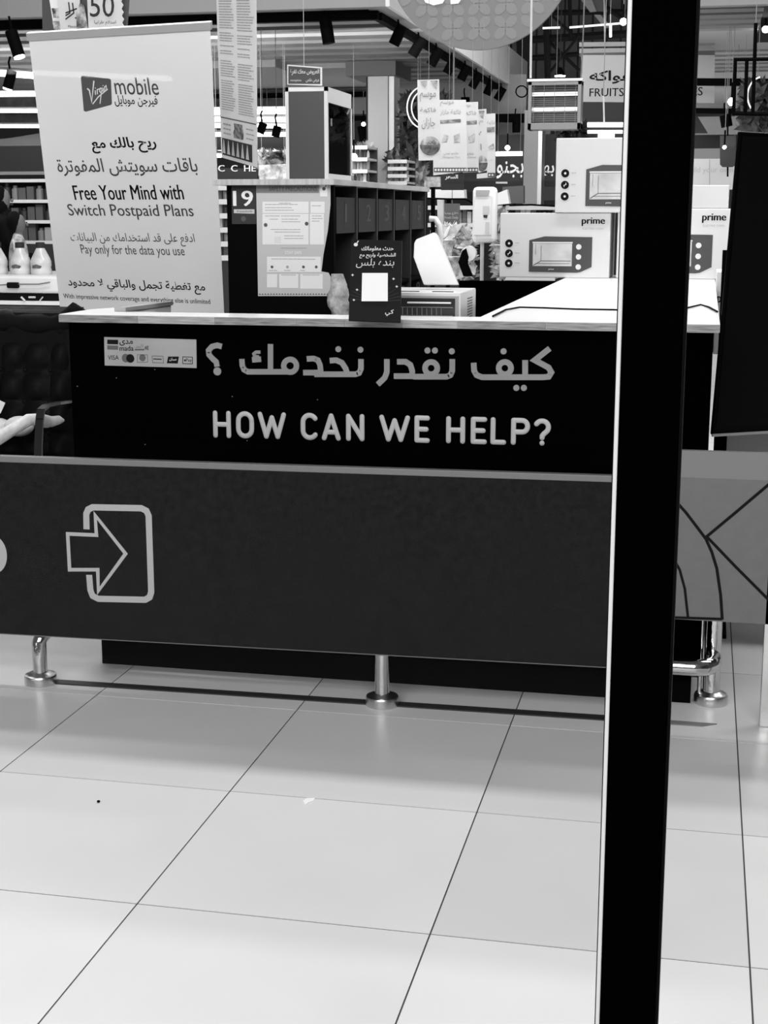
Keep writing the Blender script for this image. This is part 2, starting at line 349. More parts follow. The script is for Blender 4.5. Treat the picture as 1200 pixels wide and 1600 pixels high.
# chrome bent rail right of the mullion
rl = thing('chrome_rail', 'short chrome rail with a bent tube and round floor flange beside the counter', 'rail', (0.068, 4.077, 0))
MB().tube([(.068,4.077,.02),(.068,4.077,.62)], .0235, 20).build('upright', CHROME, rl, smooth=True)
flange((.068,4.077,0)).build('floor_flange', SATIN, rl, smooth=True)
MB().tube([(-.16,3.950,.140),(.015,3.950,.140),(.043,3.956,.140),(.062,3.975,.140),(.069,4.01,.140),(.068,4.055,.140)], .0235, 16).build('bent_tube', CHROME, rl, smooth=True)
MB().tube([(.035,4.07,.0),(.035,4.07,.62)], .006, 8).build('reflection_rod', CHROME, rl, smooth=True)  # thin rod put in for the narrow reflection left of the upright
# grey sign board with line pattern
sb = thing('patterned_board', 'pale grey board with dark curved and crossing lines on flat metal legs', 'board', (.1, 3.9, 0))
sf = Fr((-.04, 3.9, 0), (1,0,0))
uL = sf.pix(1050,840)[0]; uR = uL+0.86; vT = sf.pix(1130,706)[1]; vB = sf.pix(1120,971)[1]; vM = sf.pix(1130,748)[1]
MB().fbox(sf, uL, uR, vB, vM, 0, -.02).build('board_panel', PANEL_G, sb)
MB().fbox(sf, uL, uR, vM, vT, 0, -.02).build('board_header', PANEL_L, sb, label='lighter grey band along the top')
ln = MB()
prib(ln, sf, [(1056,783),(1072,801),(1088,822),(1103,842),(1112,862),(1120,888),(1126,930),(1128.5,968)], 4.6, .0015)
prib(ln, sf, [(1102,840),(1150,800),(1215,745)], 4.6, .0016); prib(ln, sf, [(1104,838),(1150,886),(1230,966)], 4.6, .0017)
prib(ln, sf, [(1052,872),(1062,890),(1070,920),(1075,965)], 4.0, .0015); prib(ln, sf, [(1040,964),(1128,967)], 4.0, .0018)
ln.build('line_pattern', G02, sb)
MB().box((.196,3.9,0),(.222,3.93,.5)).build('leg', CHROME, sb, bevel=.002); MB().box((.74,3.9,0),(.766,3.93,.5)).build('leg', CHROME, sb, bevel=.002)
# ================================================================= COUNTER
ZC = 1.08; XL = -1.80; XR = 0.030; YF = 3.99
ct = thing('help_counter', 'black help counter with pale wood-edged top, large white question lettering', 'counter', (-0.88, 4.6, 0))
MB().box((XL, YF, .10), (XR, YF+.05, ZC-.022)).build('front_panel', BLACK, ct)
MB().box((XL, YF+.05, .10), (XL+.04, 4.15, ZC-.022)).build('side_panel', BLACK, ct)
MB().box((XR-.04, YF+.05, .10), (XR, 6.95, ZC-.022)).build('side_panel', BLACK, ct)
MB().box((-.60, YF+.09, .10), (-.57, 6.95, ZC-.022)).build('inner_panel', BLACK, ct)
MB().box((-1.1, 6.72, .10), (-.6, 6.76, ZC-.022)).build('inner_panel', BLACK, ct)
MB().box((-1.768, 4.06, 0), (.012, 4.5, .10)).build('plinth', JET, ct)
def slab(name, poly, m, lab=None): return MB().poly(Fr((0,0,0),(1,0,0),(0,1,0)), poly, ZC-.0215, ZC).build(name, m, ct, label=lab)
YC = 3.93
slab('countertop', [(XL,YC),(.045,YC),(.045,6.95),(-.605,6.95),(-.605,4.07),(-1.66,4.07),(-1.63,4.38),(-1.69,4.40),(XL,4.15)], COUNTER, 'white worktop surface')
ed = MB()
xs = [XL-.002]
MB().poly(Fr((0,0,0),(1,0,0),(0,1,0)), [(-1.69,4.07),(-1.655,4.07),(-1.625,4.385),(-1.64,4.388)], ZC+.0005, ZC+.012).build('edge_strip', mat('wood_edge_dark', .3, .5, var=.12, scale=6, stretch=(1,1,20)), ct)
while xs[-1] < .044: xs.append(min(.045, xs[-1]+random.uniform(.09, .26)))
for i in range(len(xs)-1):
    g = random.randrange(3)
    MB().box((xs[i]+.0006, YC-.003, ZC-.0225), (xs[i+1]-.0006, YC-.0005, ZC-.0015)).build('edge_plank', mat('wood_edge_%d' % g, .20+.05*g, .5, var=.10, scale=5, stretch=(3,3,40)), ct)
cf = Fr((XL, YF, 0))
# card acceptance sticker
st = tag(MB().poly(cf, [cf.pix(163,526.5),cf.pix(307,530.5),cf.pix(307.5,575),cf.pix(164,571)], .0006, .0016).build('card_sticker', mat('sticker', .30, .4, var=.05, scale=4)), 'light grey card payment sticker on the black counter front', 'sticker')
p = MB(); q = MB(); r_ = MB()
ppoly(p, cf, [(168,530.5),(185,531),(185,538),(168,537.5)], .002); text_px(p, cf, 'مدى', 187, 531, 208, 540, .02, .002)
text_px(p, cf, 'mada', 187, 540, 209, 548, .02, .002); text_px(p, cf, 'VISA', 169, 555, 186, 562, .01, .002)
ppoly(q, cf, [(168,539.5),(185,540),(185,546.5),(168,546)], .002); text_px(q, cf, 'اثير', 212, 538, 224, 544, 0, .002)
for i in range(3):
    prib(p, cf, [(228+i*2, 541-i*.5),(227+i*2, 543.5),(228+i*2, 546+i*.5)], 1.0, .002)
ppoly(q, cf, [(211,545),(226,545),(226,547.5),(211,547.5)], .002)
a = cf.pix(197,559.5); disc(q, cf, a[0], a[1], .0125, .002); a = cf.pix(204,560); disc(p, cf, a[0], a[1], .0125, .0022)
prib(q, cf, [(215,554),(231,554.5),(231,566),(215,566)], .8, .002, True); a = cf.pix(223,559); disc(q, cf, a[0], a[1], .010, .002)
prib(q, cf, [(238,556),(255,556.5),(256,567),(239,566.5)], .9, .002, True); ppoly(p, cf, [(240,560),(253,560.5),(253,562),(240,561.5)], .0022)
ppoly(p, cf, [(263,557),(280,557),(278,568),(261,567.5)], .002); text_px(r_, cf, 'سبان', 265, 559, 276, 564, 0, .0024)
prib(p, cf, [(286,557.5),(301,558),(301,568.5),(286,568)], 1.0, .002, True); text_px(p, cf, 'Pay', 291, 560, 300, 566.5, .01, .002)
a = cf.pix(289.3,563); disc(p, cf, a[0], a[1], .0028, .002)
p.build('black_print', G02, st); q.build('grey_print', G10, st); r_.build('pale_print', PAPER, st)
# raised lettering
LET = mat('letter_acrylic', .40, .4, var=.02, scale=4); LETA = mat('letter_brushed', .22, .35, .2, var=.03, scale=5)
def arc(cx, cy, rx, ry, a0, a1, k=10): return [(cx+rx*math.cos(math.radians(a0+(a1-a0)*i/k)), cy+ry*math.sin(math.radians(a0+(a1-a0)*i/k))) for i in range(k+1)]
GL = {'H': [[(0,0),(0,1)],[(1,0),(1,1)],[(0,.5),(1,.5)]],
 'O': [arc(.5,.68,.5,.32,0,180)+arc(.5,.32,.5,.32,180,360)+[(1,.68)]],
 'W': [[(0,1),(.26,0),(.5,.86),(.74,0),(1,1)]],
 'C': [arc(.55,.68,.55,.32,35,180)+arc(.55,.32,.55,.32,180,325)],
 'A': [[(0,0),(.5,1),(1,0)],[(.2,.27),(.8,.27)]], 'N': [[(0,0),(0,1),(1,0),(1,1)]],
 'E': [[(1,1),(0,1),(0,0),(1,0)],[(0,.5),(.88,.5)]], 'L': [[(0,1),(0,0),(1,0)]],
 'P': [[(0,0),(0,1),(.5,1)]+arc(.62,.74,.38,.26,90,-90)+[(.5,.48),(0,.48)]],
 '?': [arc(.48,.72,.50,.28,150,-40)+[(.62,.42),(.5,.32),(.5,.24)],[(.5,.0),(.5,.005)]]}
HOW = [('H',333,362),('O',369,398),('W',403,448),('C',470,497),('A',503,533),('N',541,570),('W',593,641),('E',648,672),('H',697.5,727),('E',736,761),('L',767,791),('P',799,828),('?',834,861)]
sw = 0.0070
for ch, x0, x1 in HOW:
    xm = (x0+x1)/2; yt = 641+12*(xm-347)/498; yb = yt+43.5
    (ua, vt), (ub, vb) = cf.pix(x0, yt), cf.pix(x1, yb); ua += sw; ub -= sw; vt -= sw; vb += sw
    m = MB()
    for stx in GL[ch]:
        P = [cf.pt(ua+(ub-ua)*x, vb+(vt-vb)*y, .004) for x, y in stx]
        if len(P) > 2:
            for k in range(len(P)-1): m.tube([P[k], P[k+1]], sw, 12, flat=cf.N)
            for k in range(0, len(P)): m.lathe([(sw*.02,-.0025),(sw*.8,-.0018),(sw,0),(sw*.8,.0018),(sw*.02,.0025)], P[k], 14, M=Matrix(((1,0,0),(0,0,1),(0,1,0))))
        else:
            m.tube(P, sw, 12, flat=cf.N)
            for e in P: m.lathe([(sw*.02,-.0025),(sw*.8,-.0018),(sw,0),(sw*.8,.0018),(sw*.02,.0025)], e, 14, M=Matrix(((1,0,0),(0,0,1),(0,1,0))))
    m.build('letter', LET, ct, smooth=True)
def two(L): return [(500+x/2.4, 500+y/2.4) for x, y in L]
def three(L): return [(140+x/3, 500+y/3) for x, y in L]
def loop(cx, cy, r, k=24): return [(cx+r*math.cos(2*math.pi*i/k), cy+r*math.sin(2*math.pi*i/k)) for i in range(k+1)]
WORDS = {'kayf': ([two([(862,106),(806,150),(858,178),(868,196),(858,212),(838,214),(608,214),(588,206),(579,190),(577,160)]), two([(770,150),(770,214)]), two(loop(694,180,23))], [two([(689,117)]),two([(737,254)]),two([(765,254)])]),
 'naqdir': ([two([(497,146),(497,190),(490,206),(476,212),(350,212)]), two(loop(418,180,23)), two([(290,156),(322,156),(340,168),(347,190),(347,210),(278,210)]), two([(252,146),(252,195),(244,216),(218,241)])], [two([(495,117)]),two([(404,114)]),two([(432,114)])]),
 'nakhdimuk': ([two([(155,146),(155,182),(148,198),(134,203),(-20,203)]), two([(38,152),(62,150),(84,160),(98,182),(104,203)]), three([(1020,182),(1052,180),(1072,188),(1082,210),(1086,246),(1003,246)]),
    three([(716,182),(718,212),(726,232),(744,242),(935,242)]), three([(850,112),(850,242)]), three(loop(942,214,30)), three([(803,150),(782,150),(772,158),(776,170),(796,172)]), three([(764,186),(806,183)])], [two([(70,109)]),two([(153,111)])]),
 'mark': ([three([(622,124),(600,118),(576,124),(560,142),(562,162),(578,180),(596,196),(600,218)])], [three([(601,240)])])}
for wname, (strokes, dots) in WORDS.items():
    m = MB(); k = 0; e = (Vector(cf.pix(601,560))-Vector(cf.pix(600,560))).length
    for L in strokes:
        if len(L) == 25:                                    # a closed eye of a letter: one ring
            q = [Vector(cf.pix(*p_)) for p_ in L[:24]]; c0 = sum(q, Vector((0,0)))/24; hw = 4.3*e
            io = [((p_-c0).normalized()*((p_-c0).length-hw)+c0, (p_-c0).normalized()*((p_-c0).length+hw)+c0) for p_ in q]; b0 = len(m.v); f1 = .005+k*.00003; k += 1
            for zf_ in (.001, f1): 
                for i_, o_ in io: m.v.append(cf.pt(i_.x, i_.y, zf_)); m.v.append(cf.pt(o_.x, o_.y, zf_))
            for i in range(24):
                a0, a1, t0, t1 = b0+2*i, b0+2*((i+1)%24), b0+48+2*i, b0+48+2*((i+1)%24)
                m.f += [(t0, t0+1, t1+1, t1), (a0, a1, t1, t0), (a0+1, t0+1, t1+1, a1+1)]
            continue
        q = [cf.pix(*p_) for p_ in L]; w_ = (5.0 if wname == 'nakhdimuk' and len(L) <= 5 and L[0][0] < 410 and L[0][1] < 562 and L[0][0] > 393 and L[0][1] > 545 else 8.6)*e
        m.ribbon(cf, q, w_, .001, n1=.005+k*.00003); k += 1
        for p_ in q[1:-1]: disc(m, cf, p_[0], p_[1], w_/2, .001, .005+k*.00003, seg=14)
        k += 1
    for L in dots: p_ = cf.pix(*L[0]); disc(m, cf, p_[0], p_[1], (6.4 if wname == 'mark' else 4.6)*e, .001, .005)
    m.build('arabic_word', LETA, ct, recalc=True)
# small nicks on the front panel
for x, y in ((241,578),(181,591),(362,620),(495,625),(226,695),(385,689),(120,604),(128,735)):
    a = cf.pix(x, y); nk = MB().poly(cf, [(a[0],a[1]),(a[0]+.003,a[1]+.0006),(a[0]+.004,a[1]+.0022),(a[0]+.001,a[1]+.0016)], .0004)
    nk.build('paint_chip', G35, ct)
# inner desk: lower shelf behind the ledge
MB().box((-1.75, 4.075, .985), (-.61, 4.44, 1.01)).build('inner_desk', JET, ct)
MB().box((-1.75, 4.44, .0), (-.61, 4.46, .985)).build('inner_panel', JET, ct)
# cable on the white counter
tag(MB().tube([atz(x, y, ZC+.004) for x, y in ((770,494),(790,484),(812,480),(850,481),(900,483),(960,484),(1010,486),(1050,486),(1078,480),(1095,476),(1108,480),(1121,487))], .0028, 6).build('power_cable', JET, smooth=True), 'thin black cable lying across the white countertop', 'cable')
# ================================================================= ON AND BEHIND THE COUNTER
# black standing card (its code square left blank)
kf, kw, kh = quadfr([(549,374),(628,376),(626,495),(545,492)], 4.0)
kdn = (kf.O.z-ZC-.0012)/kf.V.z
kc = thing('counter_card', 'black standing card with white writing and blank white square on the counter ledge', 'card', (kf.O.x, kf.O.y, ZC))
MB().fbox(kf, 0, kw, -kdn, kh, 0, -.004).build('card_sheet', mat('card_black', .006, .45, spec=.2), kc)
MB().poly(kf, [(kw*.3,0.02),(kw*.7,0.02),(kw*.6,kh*.8),(kw*.4,kh*.8)], -.02, -.018).build('support_flap', JET, kc)
p = MB()
def kp(x, y): return kf.pix(x, y)
text_px(p, kf, 'حدّث معلوماتك'.replace('ّ',''), 565, 385, 615, 393.5, .015, .001); text_px(p, kf, 'الشخصية واربح مع', 562, 395.5, 618, 404, .015, .001)
q = MB(); text_px(q, kf, 'بنده بلس', 557, 404, 616, 419, 0, .001)
P4 = [kp(566,427),(kp(606,427)),(kp(606,471)),(kp(565,471))]
MB().poly(kf, P4, .0008, .0014).build('blank_square', PAPER, kc)
a = kp(556,382.5); disc(p, kf, a[0], a[1], .0058, .001); a = kp(556.5,382.5); disc(q, kf, a[0], a[1], .0001, .001)
prib(p, kf, [(558,380),(560,376.5)], 1.6, .001)
for x, y in ((553,469),(615,436),(551,430),(558,453),(620,448)):
    a = kp(x, y); d = .0045; p.poly(kf, [(a[0]-d,a[1]),(a[0]-d*.3,a[1]-d*.3),(a[0],a[1]-d),(a[0]+d*.3,a[1]-d*.3),(a[0]+d,a[1]),(a[0]+d*.3,a[1]+d*.3),(a[0],a[1]+d),(a[0]-d*.3,a[1]+d*.3)], .001)
text_px(p, kf, 'كي', 602, 484, 615, 494, .01, .001)
p.build('white_print', G65, kc); q.build('grey_print', G50, kc)
ry = MB()
for i in range(15):
    an = math.radians(8+i*11.7); c0 = (kw*.5, kh*.18); L0 = .035; L1 = .075
    A_ = (c0[0]+L0*math.cos(an), c0[1]+L0*math.sin(an)*.8); B_ = (min(kw-.002, max(.002, c0[0]+L1*math.cos(an))), c0[1]+L1*math.sin(an)*.8)
    ry.ribbon(kf, [A_, B_], .0006, .0005)
ry.build('ray_print', G10, kc)
# compact oven on the inner desk
ov = thing('toaster_oven', 'white toaster oven with small dark window on the inner counter desk', 'oven', (-.8, 4.25, 1.01))
OX0, OX1, OY0, OY1, OZ0, OZ1 = -.905, -.672, 4.14, 4.42, 1.014, 1.142
MB().box((OX0,OY0,OZ0),(OX1,OY1,OZ1)).build('body', mat('oven_white', .62, .35), ov, bevel=.003)
of = Fr((OX0, OY0, OZ0)); W_ = OX1-OX0; Hh = OZ1-OZ0
MB().fbox(of, .004, W_-.006, .006, Hh-.010, .0, .002).build('front_panel', mat('oven_front', .30, .4), ov)
MB().fbox(of, .055, W_-.016, .012, Hh-.016, .002, .004).build('window', mat('oven_window', .025, .2), ov)
gr = MB()
for i in range(9): gr.tube([of.pt(.066+.014*i, .062, .006), of.pt(.066+.014*i, .086, .006)], .0012, 6)
gr.tube([of.pt(.06,.086,.006), of.pt(W_-.022,.086,.006)], .0018, 6); gr.tube([of.pt(.06,.062,.006), of.pt(W_-.022,.062,.006)], .0018, 6)
gr.build('rack', ALU, ov)
MB().fbox(of, .080, W_-.026, .097, .102, .004, .014).build('handle', WHITE, ov, bevel=.002)
for vv in (.03, .06, .088): 
    MB().lathe([(.0085,0),(.0085,.007),(.007,.010)], of.pt(.027, vv, .002), 16, M=Matrix(((1,0,0),(0,0,-1),(0,1,0)))).build('knob', G50, ov)
vn = MB()
for i in range(12): vn.box((OX1-.0002, OY0+.12, OZ0+.018+i*.0078), (OX1+.0012, OY0+.21, OZ0+.0205+i*.0078))
vn.build('side_vents', G10, ov)
MB().box((-.86,OY0+.03,OZ1),( -.80,OY0+.045,OZ1+.0015)).build('top_slot', JET, ov); MB().box((-.76,OY0+.03,OZ1),( -.70,OY0+.045,OZ1+.0015)).build('top_slot', JET, ov)
# leaning white foam board
ff_ = Fr(at(655,444,4.34), at(715,445,4.34)-at(655,444,4.34), Vector((-.05,.08,1)))
lb = MB().poly(ff_, [ff_.pix(*p) for p in ((647,380),(650,374),(678,363),(684,368),(716,445),(662,445),(646,402))], 0, -.018).build('foam_board', WHITE, bevel=.003)
tag(lb, 'blank white foam board leaning above the toaster oven', 'board')
# pigeonhole cabinet, numbered compartments on its right side
cb = thing('pigeonhole_cabinet', 'tall black cabinet with pale wooden top and five numbered pigeonholes', 'cabinet', (-1.3, 5.2, 0))
CX0, CX1, CY0, CY1, CT = -1.478, -1.132, 4.50, 6.05, 1.466
MB().box((CX0,CY0,0),(CX1-.30,CY1,CT-.018)).build('body', JET, cb)
MB().box((CX0,CY0-.001,0),(CX1,CY0+.02,CT-.018)).build('end_panel', JET, cb)
mt = MB(); mt.box((CX1-.30,CY0,1.10),(CX1-.005,CY1,1.112)); mt.box((CX1-.30,CY0,0),(CX1-.005,CY1,.8)); mt.build('shelf', JET, cb)
ys = [4.81,5.12,5.41,5.73,6.035]
NUM = mat('number_card', .009, .5, spec=.2)
prev = 4.52
for i, y in enumerate(ys):
    MB().box((CX1-.30,y,0),(CX1,y+.014,CT-.018)).build('divider', mat('divider_edge', .012, .5), cb)
    nf = Fr((CX1-.004, 0, 0), (0,1,0), (0,0,1))
    m_ = (prev+y)/2
    nb = MB().fbox(nf, prev+.03, y-.004, 1.30, 1.412, 0, -.004).build('number_plate', NUM, cb)
    text_uv(MB(), nf, str(i+1), m_-.035+.03, 1.335, m_+.035+.03 if i else m_+.02, 1.392, .01, .001).build('number_print', G10, nb)
    if i > 2: text_uv(MB(), nf, str(i+4+(1 if i==4 else 1)), m_-.02, 1.04, m_+.05, 1.09, .01, .001).build('lower_number', G05, cb)
    prev = y+.014
MB().box((CX0-.03,CY0-.045,CT-.018),(CX1+.012,CY1+.02,CT)).build('wooden_top', mat('cabinet_top', .46, .45, var=.10, scale=4, stretch=(20,2,2)), cb, bevel=.001)
hf = Fr((CX0, CY0-.001, 0))
np_ = MB().poly(hf, [hf.pix(362,289),hf.pix(400,289),hf.pix(401,350),hf.pix(363,350)], 0, .003).build('placard', mat('placard_dark', .03, .5, spec=.2), cb)
text_px(MB(), hf, '19', 364.5, 298, 396, 322, .03, .004).build('placard_number', PAPER, np_)
MB().poly(hf, [hf.pix(366,327),hf.pix(398,327),hf.pix(398,334),hf.pix(366,333)], .003, .004).build('placard_label', G50, np_)
q = MB(); text_px(q, hf, 'Keyaubada', 371, 328.5, 395, 332.5, .01, .0045); a = hf.pix(381,342); disc(q, hf, a[0], a[1], .008, .004); q.build('placard_print', G10, np_)
# safety poster with curled right edge
pz = tag(MB().poly(hf, [hf.pix(*p) for p in ((401,287.5),(517,287),(517,320),(513,360),(506,398),(503,424),(514,426),(519,436),(519.5,462.5),(404,462.5))], .004, .0055).build('safety_poster', mat('poster_grey', .50, .55, var=.02, scale=3)), 'grey SAFETY PRECAUTIONS poster with curled right edge on the black cabinet', 'poster')
MB().poly(hf, [hf.pix(*p) for p in ((401,289),(499,289),(499,301.5),(401,301.5))], .006).build('title_band', G20, pz)
q = MB(); text_px(q, hf, 'SAFETY PRECAUTIONS', 421, 291, 496, 298.5, .012, .0066)
pb = MB(); ppoly(pb, hf, [(501,288),(512.5,288),(512.5,307),(501,307)], .0068); 
a = hf.pix(507,295); disc(q, hf, a[0], a[1], .0055, .0072); prib(q, hf, [(509,292),(511,289.5)], 1.4, .0072)
pw = mat('poster_white', .76, .55)
def box4(x0,y0,x1,y1,n=.0062): ppoly(pb, hf, [(x0,y0),(x1,y0),(x1,y1),(x0,y1)], n)
box4(411,315,483,333); box4(486,315,508,333); box4(411,334,483,382); box4(485,334,507,382); box4(418,401,502,425); box4(418,428,434,449); box4(437,428,467,450); box4(470,428,505,451)
pb.build('white_fields', pw, pz)
pg = MB()
for (x,y) in ((416,352),(480,350)): a = hf.pix(x, y-.5); disc(q, hf, a[0], a[1], .006, .0070)
for x in (426,450,475,495): a = hf.pix(x, 417); disc(pg if x==450 else q, hf, a[0], a[1], .0045, .007)
for r0 in range(4):
    for c_ in range(4): a = hf.pix(431+c_*2.6, 371+r0*2.6); disc(pg, hf, a[0], a[1], .0013, .0066, seg=6)
def dpx(m, fr, x0, x1, y, hpx, n):
    u0, v0_ = fr.pix(x0, y); u1_ = fr.pix(x1, y)[0]; hh = (fr.pix(x0,y-1)[1]-v0_)*hpx; e = (u1_-u0)/(x1-x0)
    dashes(m, fr, u0, u1_, v0_, hh, n, wmin=e*3, wmax=e*9)
for (x0,x1,y) in ((415,466,320),(437,455,318),(415,460,325),(415,460,329),(415,440,338),(440,470,338),(422,436,343),(441,466,343),(441,470,347),(424,470,359),(430,470,363),(445,475,369),(445,475,373),(488,505,338),(488,505,342),(488,500,346),(488,503,322),(425,495,405),(440,480,388),(421,434,423),(445,455,423),(470,480,423),(440,463,430),(474,500,430)):
    dpx(pg, hf, x0, x1, y, 1.0, .0066)
text_px(pb2 := MB(), hf, 'STAY SAFE', 446, 392, 472, 397, .01, .0062); pb2.build('pale_title', pw, pz)
q.build('dark_print', G10, pz); pg.build('fine_print', G35, pz)
ed = MB()
x = 405
while x < 518: a = hf.pix(x, 460.5); b_ = hf.pix(x+3.6, 460.5); c_ = hf.pix(x+1.8, 457.8); ed.poly(hf, [a, b_, c_], .0062); x += 4.4
ed.build('zigzag_border', G10, pz)
# glazed display case on the cabinet
GX0 = hf.pix(447,270)[0]+CX0; gY = 5.0; gf = facing(gY)
gx0 = gf.pix(446,200)[0]; gx1 = gf.pix(512,200)[0]; gz1 = at(480,136,gY).z
gc = thing('display_case', 'tall glazed display case with dark front panel on the cabinet top', 'case', ((gx0+gx1)/2, gY, CT))
DY = .36
m = MB(); t_ = .012
for (xa, ya) in ((gx0,gY),(gx1-t_,gY),(gx0,gY+DY-t_),(gx1-t_,gY+DY-t_)): m.box((xa,ya,CT),(xa+t_,ya+t_,gz1))
m.box((gx0,gY,gz1-.014),(gx1,gY+DY,gz1)); m.box((gx0,gY,CT),(gx1,gY+DY,CT+.008))
m.box((gx1-.004,gY+.012,gz1-.05),(gx1,gY+DY,gz1-.014)); m.box((gx1-.004,gY+.012,CT),(gx1,gY+DY,CT+.03))
m.build('frame', mat('case_frame', .7, .4), gc)
MB().box((gx0+t_,gY+.001,CT+.008),(gx1-t_,gY+.004,gz1-.014)).build('front_panel', mat('case_panel', .035, .35), gc)
MB().box((gx0+.002,gY+.012,CT+.008),(gx0+.006,gY+DY-.012,gz1-.014)).build('rear_panel', G05, gc)
MB().box((gx0+.012,gY+DY-.006,CT+.008),(gx1-.012,gY+DY-.002,gz1-.014)).build('rear_panel', pic_mat('case_inside', 6, .01, .10), gc)
glass_mat('case_glass', .9, .04, haze=.2)
MB().box((gx1-.006,gY+.014,CT+.03),(gx1-.003,gY+DY-.012,gz1-.05)).build('side_glass', MATS['case_glass'], gc)
MB().box((gx1,gY+.04,CT+.19),(gx1+.005,gY+.05,CT+.215)).build('latch', CHROME, gc)
# small hanging sign above the case
sgf = facing(4.98)
hs = tag(MB().poly(sgf, [sgf.pix(449,101),sgf.pix(503,105),sgf.pix(503,134),sgf.pix(449,132)], 0, -.004).build('hanging_sign', PAPER), 'small dark sign with white frame hanging on a wire above the display case', 'sign')
MB().poly(sgf, [sgf.pix(450.5,103),sgf.pix(500.5,107),sgf.pix(500.5,131.5),sgf.pix(450.5,131)], .0006).build('sign_face', mat('sign_face', .045, .5), hs)
p = MB(); text_px(p, sgf, 'العروض معك تفرغ', 453, 108, 499, 118.5, .02, .0014); text_px(p, sgf, 'reception', 454, 124, 471, 128, .01, .0014); text_px(p, sgf, 'عرض خاص', 478, 122, 499, 129, .01, .0014); p.build('sign_print', G65, hs)
a = at(475,103,4.98); MB().tube([a, (a.x, a.y, 2.9)], .0012, 5).build('wire', G50, hs)
# pull-up banner
bf2, bw, bh = quadfr([(45,62),(328,45),(350,490),(95,490)], 5.3)
bn = thing('pull_up_banner', 'large white pull-up banner with phone plan text, leaning forward behind the counter', 'banner', tuple(bf2.pt(bw/2, 0)))
MB().fbox(bf2, 0, bw, -.9, bh, 0, -.003).build('banner_sheet', BAN, bn)
MB().fbox(bf2, -.006, bw+.006, bh-.004, bh+.026, .008, -.014).build('top_rail', mat('banner_rail', .45, .35, .3), bn, bevel=.003)
MB().tube([bf2.pt(bw/2, -.9, -.05), bf2.pt(bw/2, bh+.01, -.03)], .01, 8).build('rear_pole', ALU, bn)
lo = bf2.pt(bw/2, -.9)
MB().fbox(bf2, -.02, bw+.02, -.96, -.88, .05, -.09).build('base_cassette', ALU, bn, bevel=.01)
INKS = mat('ink_soft', .05, .6)
text_px(MB(), bf2, 'ريح بالك مع', 143, 214, 244, 239, .022, .001, dy=-2).build('text_line', G02, bn)
text_px(MB(), bf2, 'باقات سويتش المفوترة', 90, 247, 308, 275, .008, .001, dy=-1).build('text_line', INKS, bn)
text_px(MB(), bf2, 'Free Your Mind with', 115, 289, 286, 312, .014, .001, dy=-1).build('text_line', G02, bn)
text_px(MB(), bf2, 'Switch Postpaid Plans', 107, 319, 302, 343, .006, .001, dy=1).build('text_line', INKS, bn)
text_px(MB(), bf2, 'ادفع على قد استخدامك من البيانات', 111, 364, 304, 384, 0, .001, dy=2).build('text_line', INKS, bn)
text_px(MB(), bf2, 'Pay only for the data you use', 127, 383, 288, 402, 0, .001, dy=3).build('text_line', INKS, bn)
text_px(MB(), bf2, 'مع تغطية تجمل والباقي لا محدود', 107, 437, 320, 457, .014, .001, dy=8).build('text_line', G02, bn)
text_px(MB(), bf2, 'With impressive network coverage and everything else is unlimited', 100, 463, 328, 472.5, .004, .001, dy=9).build('text_line', G02, bn)
text_px(MB(), bf2, 'mobile', 179, 121, 247, 148, .004, .001, dy=1).build('text_line', INKS, bn); text_px(MB(), bf2, 'فيرجن موبايل', 179, 149, 246, 167, .01, .001, dy=1).build('text_line', G02, bn)
lg = MB(); ppoly(lg, bf2, [(129,118),(172,123),(173.5,125),(175,162),(173,164),(134,174.5),(131,173),(126.5,121)], .0008); lo_ = lg.build('emblem', mat('emblem_grey', .075, .5), bn)
vs = MB()
for px, wd in (([(136.5,138),(140,141),(143.5,159),(147,126)], 2.2),([(149,141),(149.5,148)],1.6),([(149,137),(149.6,138)],1.6),([(152.5,147),(152,140),(156,138.5)],1.5),([(159,138),(157,137.5),(155.8,142),(157.5,144.5),(160,142),(159.5,137),(158,150),(156.5,162)],1.5),([(161.5,137),(162,143)],1.4),([(164,142.5),(163.6,135.5),(166,133.5),(167,140)],1.4),([(145,162.5),(154,151),(168.5,139)],1.6),([(161,133),(161.4,134)],1.4)):
    prib(vs, bf2, px, wd, .0016)
vs.build('emblem_script', PAPER, lo_)
# promotional stand head with 50 card behind the banner
pf = facing(6.2)
ps = thing('promotion_stand', 'dark promotion stand with white 50 voucher cards above the banner', 'display stand', tuple(at(128, 300, 6.3)*1))
ps.location.z = 0
m = MB(); ppoly(m, pf, [(60,-40),(198,-40),(192,52),(62,56)], -.03, -.05); m.build('back_board', mat('stand_back', .06, .5), ps)
MB().box((pf.pix(118,50)[0], 6.25, 0), (pf.pix(140,50)[0], 6.30, at(120,40,6.25).z)).build('post', JET, ps)
m = MB(); ppoly(m, pf, [(68,-40),(84,-40),(99,56),(83,56)], -.02, -.022); m.build('picture_strip', PAPER, ps)
m = MB()
for y0 in (12,32,51): ppoly(m, pf, [(77+y0*.06,y0),(88+y0*.06,y0),(90+y0*.06,y0+15),(80+y0*.06,y0+15)], -.018)
m.build('small_pictures', pic_mat('stall_print', 30, .02, .6), ps)
m = MB(); ppoly(m, pf, [(84,-40),(124,-40),(122,52),(100,50),(92,38)], -.01, -.014); m.build('voucher_card', CARD, ps)
m = MB(); ppoly(m, pf, [(136,-40),(188,-40)]+[(188+(4 if i%2 else 1)+i*.25, -30+i*5.5) for i in range(14)]+[(187,49),(140,52)], .01, .006); m.build('voucher_card', CARD, ps)
p = MB(); text_px(p, pf, '50', 142, -8, 180, 27, .0, .012); text_px(p, pf, 'استلام طرابيا', 149, 32, 183, 40, 0, .012)
